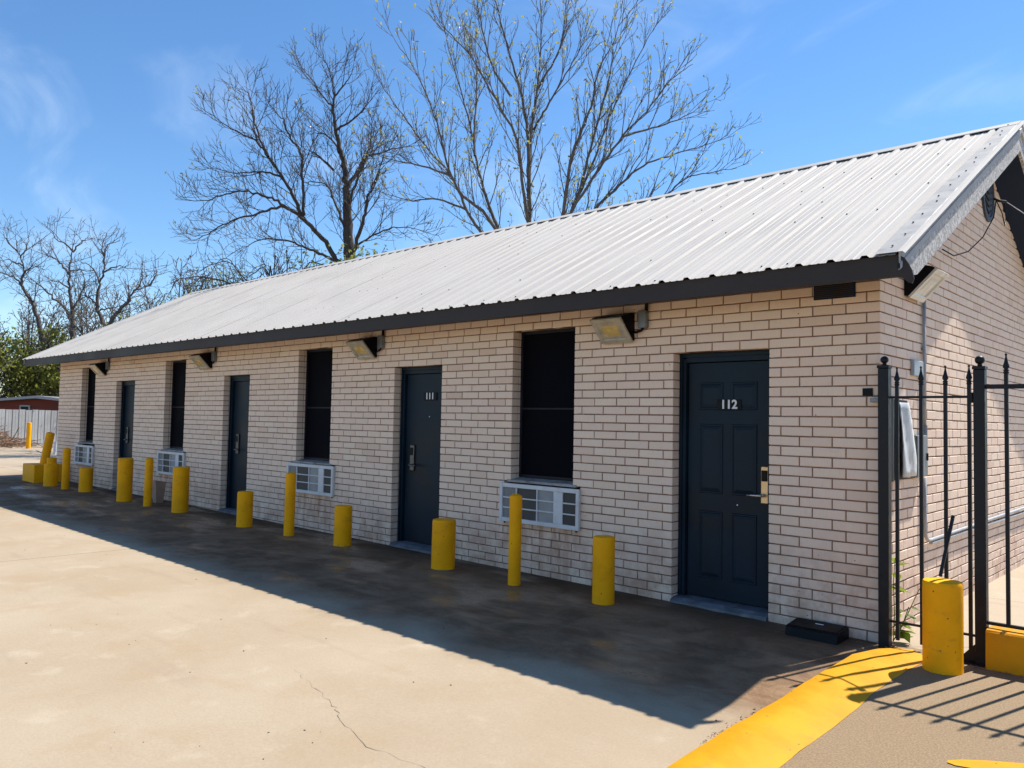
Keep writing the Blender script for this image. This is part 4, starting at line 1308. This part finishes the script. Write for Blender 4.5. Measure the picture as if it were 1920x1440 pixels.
def leafy_tree(name, label, loc, h, rx, rz, seed, leafmat, barkmat, n=6500, size=.13, group=None, clumps=70, base=.15, twigs=True):
    rng = np.random.RandomState(seed)
    root = empty(name, (loc[0], loc[1], gz(loc[0])), rng.uniform(0, 6), label, 'tree', group)
    tr = Tubes()
    top = np.array([rng.normal() * .3, rng.normal() * .3, h * .8])
    tp = smooth_line([(0, 0, -.1), (rng.normal() * .1, rng.normal() * .1, h * .3), top * [.6, .6, .75], top], 4)
    tr.add(tp, np.linspace(h * .022 + .03, .02, len(tp)), 7)
    cs = []
    while len(cs) < clumps:
        d = rng.normal(size=3); d /= np.linalg.norm(d)
        k = rng.uniform(.35, 1.0) ** .6 * (1 + .22 * math.sin(3 * math.atan2(d[1], d[0]) + seed) + .15 * rng.normal())
        c = np.array([d[0] * rx * k, d[1] * rx * k, h - rz + d[2] * rz * k])
        if c[2] > base * h: cs.append(c)
    cs = np.array(cs)
    for c in cs:
        f = rng.uniform(.25, .9); q = tp[int(f * (len(tp) - 1))]
        if c[2] < q[2]: q = tp[int(.25 * (len(tp) - 1))]
        mid = (q + c) / 2 + rng.normal(size=3) * .25 + [0, 0, -.1]
        tr.add(smooth_line([q, mid, c, c + (c - mid) * .35 + rng.normal(size=3) * .15], 3), np.linspace(.035, .007, 10), 4)
    tr.build('trunk', barkmat, root)
    w = rng.dirichlet(np.ones(clumps) * 2.2)
    cnt = rng.multinomial(n, w)
    pos = np.repeat(cs, cnt, axis=0)
    pos = pos + rng.normal(size=pos.shape) * np.array([.36, .36, .26]) * (rx / 2.0) ** .5
    v, q = leaf_quads(pos, size, rng)
    link(bpy.data.objects.new('crown', raw_mesh('crown', v, q, None, leafmat)), root)
    return root

TREES = {'oak':[[-16.17,6.73,0.0],[[0.24,[[0.03,0.08,4.25],[0.0,0.0,5.9],[-0.04,-0.04,6.7],[-0.08,-0.08,7.59],[-0.13,-0.1,8.08],[-0.25,-0.13,8.71],[-0.4,-0.16,9.33],[-0.52,-0.19,9.91],[-0.49,-0.21,10.35],[-0.56,-0.23,10.75],[-0.71,-0.25,11.24],[-1.05,-0.26,11.55]]],[0.13,[[-0.06,-0.09,7.91],[0.15,0.14,8.44],[0.33,0.33,8.87],[0.7,0.53,9.04],[1.17,0.78,9.32],[1.6,1.0,9.41]]],[0.13,[[0.04,0.0,5.9],[0.41,-0.51,6.68],[0.58,-0.83,7.18],[0.85,-1.21,7.72],[1.15,-1.59,8.24],[1.28,-1.93,8.72]]],[0.17,[[-0.01,0.02,5.49],[-0.32,-0.08,5.88],[-0.7,-0.21,6.42],[-1.17,-0.34,6.92],[-1.46,-0.48,7.54],[-1.75,-0.6,8.03],[-2.08,-0.71,8.48],[-2.41,-0.81,8.88],[-2.78,-0.89,9.02],[-3.31,-1.0,9.32],[-3.76,-1.11,9.62]]],[0.1,[[-1.17,-0.35,6.92],[-1.78,-0.12,7.28],[-2.48,0.14,7.2],[-3.2,0.41,7.07],[-3.83,0.65,6.89],[-4.47,0.91,6.61],[-5.01,1.09,6.57]]],[0.09,[[-1.13,-0.35,6.87],[-1.61,-0.71,7.17],[-1.97,-0.97,7.31],[-2.39,-1.25,7.37],[-2.87,-1.56,7.21],[-3.32,-1.88,6.94],[-3.76,-2.19,6.89]]],[0.1,[[-0.06,-0.03,6.57],[-0.27,0.18,7.07],[-0.58,0.44,7.68],[-0.81,0.63,8.1],[-1.29,0.83,8.3],[-1.65,0.99,8.29]]],[0.09,[[-1.17,-0.35,7.0],[-1.15,-0.72,7.83],[-1.13,-1.02,8.48],[-1.35,-1.2,8.8],[-1.52,-1.41,9.2],[-1.76,-1.6,9.5],[-1.85,-1.77,9.81]]],[0.11,[[-0.01,0.02,5.49],[-0.47,0.22,5.89],[-1.08,0.44,6.2],[-1.7,0.66,6.46],[-2.42,0.91,6.65],[-3.05,1.13,6.54],[-3.86,1.45,6.21]]],[0.07,[[-1.99,-1.02,8.38],[-2.32,-0.85,9.0],[-2.52,-0.7,9.62],[-2.71,-0.58,10.16],[-2.92,-0.49,10.46]]],[0.1,[[0.02,0.0,5.81],[0.12,0.13,6.24],[0.61,0.34,6.67],[1.26,0.57,6.96],[2.14,0.9,6.87]]],[0.06,[[-1.66,-0.89,7.9],[-2.11,-1.12,7.95],[-2.62,-1.36,7.82],[-3.22,-1.68,7.84]]],[0.07,[[-0.25,-0.13,8.71],[-0.73,0.12,9.38],[-1.34,0.33,9.49]]],[0.07,[[-0.45,-0.16,9.42],[-0.01,-0.37,9.62],[0.37,-0.55,9.82],[0.58,-0.75,10.15]]],[0.05,[[-0.5,-0.19,10.04],[-0.86,-0.07,10.45],[-1.28,0.1,11.06],[-1.69,0.22,11.44]]],[0.09,[[-0.05,-0.07,7.37],[0.19,-0.43,7.81],[0.46,-0.8,8.23],[0.74,-1.22,8.71],[0.92,-1.62,9.16]]],[0.07,[[-0.47,-0.11,8.34],[-0.84,-0.49,8.62],[-1.13,-0.73,8.71]]],[0.05,[[-0.49,-0.21,10.35],[-0.19,-0.07,10.83],[-0.05,0.04,11.29]]]]],'budding':[[-11.15,8.64,0.0],[[0.17,[[0.05,0.13,3.58],[-0.03,0.06,5.08],[-0.07,-0.0,6.47],[-0.12,-0.05,7.57],[-0.16,-0.1,8.56],[-0.31,-0.14,9.56],[-0.57,-0.18,10.4],[-0.84,-0.22,11.29],[-1.11,-0.27,12.28],[-1.37,-0.3,13.02]]],[0.1,[[-0.1,-0.03,7.07],[-0.06,0.41,9.0],[0.06,0.66,10.15],[0.15,0.9,11.33],[0.14,1.15,12.54],[0.07,1.35,13.58]]],[0.1,[[-0.08,0.01,6.32],[-0.27,-0.44,7.2],[-0.44,-0.99,8.24],[-0.78,-1.33,8.78],[-1.15,-1.67,9.29],[-1.51,-2.02,9.78],[-2.03,-2.39,10.19],[-2.41,-2.71,10.56]]],[0.14,[[0.02,0.11,4.08],[-0.48,0.51,5.66],[-0.86,0.72,6.48],[-1.19,0.92,7.31],[-1.43,1.11,8.16],[-1.68,1.37,9.33],[-1.99,1.62,10.52],[-2.36,1.87,11.74],[-2.63,2.11,12.93]]],[0.12,[[-0.01,0.1,4.33],[-0.73,0.19,5.69],[-1.25,0.24,6.25],[-1.67,0.28,6.87],[-2.1,0.33,7.75],[-2.63,0.38,8.37],[-3.27,0.44,9.21],[-3.75,0.48,9.85],[-4.25,0.53,10.65]]],[0.1,[[-0.64,0.23,5.86],[-1.14,-0.3,6.58],[-1.71,-0.71,6.95],[-2.03,-1.1,7.45],[-2.23,-1.65,8.2],[-2.47,-2.12,8.8],[-2.82,-2.65,9.37],[-3.09,-2.97,9.66]]],[0.13,[[0.07,0.11,4.08],[0.55,-0.27,5.52],[0.71,-0.54,6.52],[0.86,-0.88,7.82],[1.12,-1.08,8.48],[1.33,-1.26,9.13],[1.44,-1.45,9.77],[1.78,-1.64,10.4],[1.98,-1.84,11.05]]],[0.12,[[0.07,0.1,4.33],[0.7,0.67,5.98],[1.01,1.0,7.01],[1.34,1.29,7.89],[1.73,1.57,8.81],[2.19,1.98,10.19],[2.67,2.3,11.29],[3.22,2.65,12.5],[3.71,2.9,13.34]]],[0.09,[[0.82,-0.49,6.32],[0.94,-0.68,6.66],[1.5,-1.19,7.49],[2.0,-1.64,8.15],[2.48,-2.0,8.58],[2.94,-2.42,9.14],[3.36,-2.7,9.38]]],[0.12,[[0.1,0.11,4.08],[0.93,0.43,6.03],[1.6,0.6,7.02],[2.23,0.74,7.69],[2.86,0.87,8.27],[3.73,1.03,8.66],[4.49,1.16,8.94],[5.33,1.3,9.27]]],[0.09,[[0.09,0.09,4.58],[1.47,-0.35,5.77],[2.53,-0.69,6.64],[3.17,-0.87,7.04],[3.61,-1.01,7.39],[4.19,-1.15,7.5],[4.72,-1.28,7.57]]],[0.06,[[-0.01,0.48,9.03],[0.3,0.14,9.48],[0.67,-0.28,10.02],[1.02,-0.73,10.57],[1.04,-1.08,11.04]]],[0.06,[[2.08,-0.99,8.38],[2.86,-0.62,8.73],[3.66,-0.24,9.14],[4.34,0.1,9.69]]],[0.07,[[-1.51,0.51,8.34],[-1.55,0.91,9.43],[-1.53,1.24,10.37],[-1.62,1.57,11.34],[-1.88,1.91,12.33]]],[0.07,[[1.21,0.35,7.51],[1.45,-0.19,8.56],[1.71,-0.75,9.59],[1.81,-1.09,10.18],[1.96,-1.36,10.63]]],[0.07,[[-0.61,0.15,9.77],[-1.1,0.54,10.71],[-1.39,0.95,11.86],[-1.59,1.29,12.85],[-1.67,1.51,13.53]]],[0.06,[[0.05,0.34,10.02],[0.48,0.04,10.67],[0.71,-0.22,11.32],[0.78,-0.48,11.95]]],[0.06,[[-2.09,0.24,7.72],[-2.84,0.52,8.05],[-3.66,0.82,8.29],[-4.39,1.07,8.58]]],[0.06,[[-1.67,0.28,6.87],[-2.42,0.64,7.21],[-3.3,1.03,7.3],[-4.22,1.43,7.67]]]]],'left_a':[[-47.87,8.65,0.0],[[0.24,[[0.01,0.03,5.25],[-0.2,-0.02,6.3],[-0.65,-0.07,7.42],[-1.23,-0.12,8.34],[-1.12,-0.15,9.09],[-1.19,-0.17,9.59],[-1.45,-0.2,10.2],[-1.59,-0.24,10.95],[-1.85,-0.27,11.57]]],[0.12,[[-1.23,-0.12,8.34],[-1.84,0.12,8.87],[-2.8,0.43,9.16],[-3.61,0.68,9.45]]],[0.1,[[-1.16,-0.17,9.46],[-1.99,0.1,9.75],[-2.78,0.34,9.85]]],[0.1,[[-1.12,-0.15,9.09],[-0.64,-0.34,9.31],[-0.12,-0.63,9.83]]],[0.09,[[-1.45,-0.2,10.2],[-1.87,-0.58,10.74],[-1.97,-0.85,11.24]]],[0.09,[[-1.32,-0.19,9.9],[-1.09,0.0,10.57],[-1.13,0.21,11.44]]]]],'left_b':[[-46.61,9.81,0.0],[[0.24,[[0.01,0.03,5.28],[-0.04,-0.03,6.53],[-0.19,-0.09,7.77],[-0.25,-0.15,9.14],[-0.17,-0.19,10.07],[-0.06,-0.23,10.89],[0.05,-0.27,11.63]]],[0.13,[[-0.26,-0.14,9.01],[-0.8,0.08,9.55],[-1.31,0.28,9.96],[-1.86,0.46,10.17],[-2.47,0.69,10.72]]],[0.11,[[-0.08,-0.2,10.32],[-0.42,-0.48,10.7],[-0.78,-0.73,10.95],[-1.0,-1.15,11.71]]],[0.1,[[-0.08,-0.2,10.26],[0.31,0.11,10.97],[0.53,0.27,11.33]]],[0.15,[[-0.01,-0.02,6.4],[-0.68,0.04,7.28],[-1.56,0.12,7.96],[-2.25,0.17,8.53],[-2.86,0.22,8.84],[-3.6,0.28,9.03]]],[0.1,[[-0.11,-0.04,6.84],[0.6,-0.51,7.72],[1.02,-0.91,8.53],[0.92,-1.23,9.15]]],[0.09,[[-0.25,-0.15,9.14],[0.11,0.04,9.37],[0.55,0.28,9.23]]],[0.1,[[-0.19,-0.1,8.14],[-1.09,0.21,8.68],[-2.02,0.51,8.71]]]]],'left_c':[[-44.31,10.6,0.0],[[0.24,[[0.19,0.03,5.23],[-0.01,-0.02,6.21],[-0.39,-0.06,7.17],[-0.29,-0.11,8.15],[-0.06,-0.15,9.01],[-0.02,-0.19,9.92],[-0.27,-0.21,10.28],[-0.64,-0.22,10.52]]],[0.11,[[-0.02,-0.19,9.92],[0.03,0.04,10.58],[0.55,0.31,10.9]]],[0.12,[[-0.39,-0.06,7.17],[-0.74,-0.36,7.61],[-1.17,-0.58,7.63]]],[0.11,[[-0.29,-0.12,8.51],[-0.93,0.2,9.36],[-1.85,0.5,9.77]]],[0.11,[[-0.06,-0.15,9.01],[0.75,-0.45,9.27],[1.55,-0.72,9.3]]],[0.1,[[-0.04,-0.17,9.49],[-0.29,0.06,10.46],[-0.19,0.27,11.31]]],[0.12,[[-0.81,-0.03,6.56],[-0.52,0.07,7.13]]],[0.1,[[-0.2,-0.05,6.93],[0.5,-0.24,7.04],[1.05,-0.4,7.15]]]]],'left_d':[[-40.22,8.97,0.0],[[0.2,[[0.02,0.04,4.62],[0.76,-0.04,6.24],[1.36,-0.07,6.91],[1.63,-0.09,7.42],[2.34,-0.1,7.71],[2.83,-0.11,7.94]]],[0.1,[[1.36,-0.07,6.91],[1.3,0.13,7.5],[0.97,0.31,7.97]]],[0.1,[[1.63,-0.09,7.42],[2.16,-0.34,8.0],[2.13,-0.55,8.57]]],[0.1,[[2.34,-0.1,7.71],[2.6,0.14,8.31],[2.46,0.37,9.03]]]]]}
T = TREES['oak']
bare_tree('bare_tree', 'dark bare oak with spreading limbs behind the roof, left of the budding tree', T[0], T[1], 3, M['bark_dark'],
          sp=(.155, .135, .135), ln=(1.25, .68, .38), ang=(38, 38, 36), up=.20, tip=.0056, wig=.03, tk=.72, buds=(M['bud'], .05, 2, .04, .03), far=1.4)
T = TREES['budding']
bare_tree('budding_tree', 'tall many-stemmed tree with pale spring buds behind the roof ridge', T[0], T[1], 7, M['bark_grey'],
          sp=(.215, .185, .19), ln=(1.4, .68, .36), ang=(27, 30, 34), up=.30, tip=.0054, wig=.02, wob=.085, buds=(M['bud'], .8, 2, .042, .03), far=1.3)
for key, lb, sd in (('left_a', 'far bare tree leaning left at the left edge of the picture', 5), ('left_b', 'far bare tree with a straight trunk, middle of the left group', 6), ('left_c', 'far bare tree nearest the roof slope in the left group', 8), ('left_d', 'dark bare trunk leaning right over the far end of the roof', 9)):
    T = TREES[key]
    bare_tree('bare_tree', lb, T[0], T[1], sd, M['bark_far'], sp=(.33, .28, .32), ln=(1.9, .95, .5), ang=(48, 48, 46), up=.16, tip=.009, tk=.6, wob=.14, group='bare trees beyond the lot', wig=.06)
# low tangle of bare branches showing along the roof edge left of the oak
rng0 = np.random.RandomState(77)
lim = [(.14, [(0, 0, -.1), (.1, 0, 3.5), (0, .2, 5.6)])]
for k in range(14):
    a = rng0.uniform(-1, 1); r_ = rng0.uniform(2.2, 4.3)
    lim.append((.06, [(0, .1, 4.6 + rng0.uniform(-.5, .8)), (a * r_ * .5, rng0.normal() * .7, 6.3 + rng0.uniform(-.4, .8)), (a * r_, rng0.normal() * 1.0, 6.7 + rng0.uniform(-.6, .7)), (a * r_ * 1.35, rng0.normal() * 1.2, 6.4 + rng0.uniform(-.8, .5))]))
bare_tree('bare_tree', 'low arching bare tree just above the roof edge left of the oak', (-24.2, 9.2), lim, 12, M['bark_dark'], sp=(.36, .28, .26), ln=(1.4, .7, .36), up=.05, tip=.007, droop=.05, buds=(M['bud'], .12, 2, .05, .04))

# hazy mass of bare brush trees under the far ones
for k, (bx, by, hh, lb) in enumerate(((-49.0, 5.2, 9.2, 'hazy grey brush tree at the left edge under the leaning bare tree'), (-50.0, 8.6, 9.8, 'hazy grey brush tree below the straight bare trunk'), (-47.5, 11.2, 9.8, 'hazy grey brush tree left of the far roof corner'),
                                  (-42.5, 11.6, 9.6, 'hazy grey brush tree touching the far roof corner'), (-37.5, 11.5, 9.8, 'hazy brush tree arching along the lower roof slope'), (-31.0, 10.6, 9.0, 'hazy brush tree arching along the roof slope near the oak'))):
    rg = np.random.RandomState(300 + k)
    lim = []
    for j in range(22):
        a = rg.uniform(0, 6.28); rr = rg.uniform(.6, 3.3); z1 = hh * rg.uniform(.55, 1.0) * (1 - .09 * rr)
        lim.append((.10, [(rg.normal() * .15, rg.normal() * .15, -.1), (math.cos(a) * rr * .35, math.sin(a) * rr * .35, z1 * .42), (math.cos(a) * rr * .8, math.sin(a) * rr * .8, z1 * .8), (math.cos(a) * rr * 1.15, math.sin(a) * rr * 1.15, z1)]))
    bare_tree('brush_tree', lb, (bx, by), lim, 60 + k, M['bark_far'], sp=(.27, .25, .27), ln=(1.4, .85, .5), ang=(45, 45, 42), up=.12, tip=.014, start=.3, wob=.13, group='brush trees beyond the lot', buds=(M['leaf_grey'] if k < 4 else M['bud'], .22 if k < 4 else .12, 2, .07, .06))

for (nm, lb, loc, h, rx, rz, sd, lf, n, sz, cl) in (
    ('leafy_tree', 'bright yellow-green leafy tree at the left edge behind the red house', (-48.5, 6.6), 5.6, 2.7, 2.2, 1, 'leaf_light', 5000, .115, 80),
    ('leafy_tree', 'yellow-green leafy tree between the red house and the brick corner', (-47.2, 9.6), 5.4, 2.2, 2.1, 2, 'leaf_light', 4000, .115, 60),
    ('leafy_tree', 'thin grey-green tree showing over the far roof corner', (-47.5, 13.6), 6.0, 2.6, 1.8, 5, 'leaf_grey', 2600, .10, 65),
    ('leafy_tree', 'thin pale green tree rising behind the roof slope left of the oak', (-34.0, 10.6), 7.0, 3.0, 1.6, 6, 'leaf_light', 1500, .07, 70),
    ('leafy_tree', 'sparse pale green tree among the low arching branches', (-31.0, 11.0), 7.6, 2.0, 1.4, 7, 'leaf_light', 900, .065, 45),
    ('leafy_tree', 'thin grey-green tree farthest back behind the red house', (-56.5, 12.4), 6.2, 3.4, 2.4, 8, 'leaf_grey', 3500, .12, 75),
    ('leafy_tree', 'green bush low behind the oak trunk above the ridge', (-19.8, 9.3), 6.6, 2.2, 1.3, 9, 'leaf_mid', 2600, .07, 45)):
    leafy_tree(nm, lb, loc, h, rx, rz, sd, M[lf], M['bark_far'], n=n, size=sz, clumps=cl, group='leafy trees beyond the lot')

# ------------------------------------------------------------------ far lot: fence, house, brush pile, rail
A, B = Vector((-31.9, -1.0, 0)), Vector((-36.6, 9.0, 0))
fd = (B - A); FL = fd.length; fd.normalize()
fz = gz(-34) - .03
fence = empty('sheet_fence', (A.x, A.y, fz), math.atan2(fd.y, fd.x), 'pale corrugated metal sheet fence across the far end of the lot', 'fence')
npn = int(FL / .30)
shp = MB()
pr = [(0, 0), (.018, -.022), (.045, -.022), (.063, 0), (.15, .0), (.16, -.006), (.175, -.006), (.185, 0), (.30, 0), (.312, .004)]
shp.add([(x, y, 0) for x, y in pr] + [(x, y, 1.46) for x, y in pr], [(i, i + 1, i + 1 + len(pr), i + len(pr)) for i in range(len(pr) - 1)])
shm = shp.mesh('fence_sheet', M['fence_metal'])
rs = random.Random(3)
for k in range(npn):
    o = bpy.data.objects.new('fence_sheet', shm); o.location = (k * .30, 0, rs.uniform(-.015, .01)); o.rotation_euler = (0, rs.uniform(-.006, .006), 0)
    link(o, fence)
for k in range(0, npn, 8):
    MB().box(-.04, .04, .03, .11, -.05, 1.40).build('fence_post', M['bark_grey'], fence, loc=(k * .30, 0, 0))
MB().box(0, FL, .012, .03, 1.15, 1.24).build('fence_rail', M['bark_grey'], fence)

hs = empty('red_house', (-36.95, 5.5, gz(-37) - .24), math.radians(43), 'low dark red house with shallow grey gable behind the sheet fence', 'house')
k_ = .72
def sp_(l): return [(a * k_, b * .82) for a, b in l]
MB().prism(sp_([(-5.6, 0), (4.4, 0), (4.4, 2.28), (0, 2.62), (-5.6, 2.20)]), 0, 5, 'y').build('wall', M['red'], hs)
rfo = MB().prism(sp_([(-6.2, 2.16), (0, 2.64), (4.9, 2.26), (4.9, 2.36), (0, 2.78), (-6.2, 2.26)]), -.45, 5.4, 'y').build('roof', M['shingle'], hs)
MB().prism(sp_([(-6.22, 2.155), (0, 2.635), (4.92, 2.255), (4.92, 2.35), (0, 2.765), (-6.22, 2.25)]), -.48, -.452, 'y').build('barge_board', M['fence_metal'], rfo)
for (x0, x1, z0, z1) in ((.5, 1.9, .9, 1.60), (-.92, -.46, .6, 1.86)):
    wo_ = MB().box(x0, x1, -.05, -.017, z0, z1).build('window', M['fence_metal'], hs)
    MB().box(x0 + .07, x1 - .07, -.058, -.0505, z0 + .07, z1 - .07).build('pane', M['screenbar'], wo_)
for k in range(9):
    z0 = .1 + k * .185
    MB().box(-4.02, 3.15, -.016, -.001, z0, z0 + .174).build('siding_board', M['red'], hs)

bpile = Tubes()
rng1 = np.random.RandomState(44)
for k in range(520):
    c = np.array([rng1.normal() * 1.0, rng1.normal() * .55, 0]); hmax = .95 * math.exp(-(c[0] / 1.25) ** 2 - (c[1] / .8) ** 2)
    c[2] = rng1.uniform(0, 1) ** .7 * hmax + .02
    d = rng1.normal(size=3) * [1, 1, .35]; d /= np.linalg.norm(d); L_ = rng1.uniform(.2, .65)
    m_ = c + rng1.normal(size=3) * .06
    a_, b_ = c - d * L_, c + d * L_
    a_[2] = max(.01, a_[2]); b_[2] = max(.01, b_[2])
    bpile.add(smooth_line([a_, m_, b_], 3), np.linspace(.016, .006, 7) * rng1.uniform(.5, 1.3), 4)
po_ = bpile.build('brush_pile', M['brush'], None)
po_.location = (-33.2, 2.3, gz(-33.2)); po_.rotation_euler = (0, 0, 2.0)
tag(po_, 'heap of dry brown brushwood against the sheet fence', 'brush pile')
pr_ = empty('pipe_rail', (-27.15, 3.05, gz(-27)), math.radians(170), 'low white pipe rail on the far lot beside the brick corner', 'rail')
MB().tube([(0, 0, .0), (0, 0, .42)], .05, 10).build('upright', M['white'], pr_)
MB().tube([(.0, 0, .36), (2.6, 0, .36)], .035, 10).build('bar', M['white'], pr_)
MB().tube([(2.6, 0, .0), (2.6, 0, .38)], .04, 10).build('upright', M['white'], pr_)
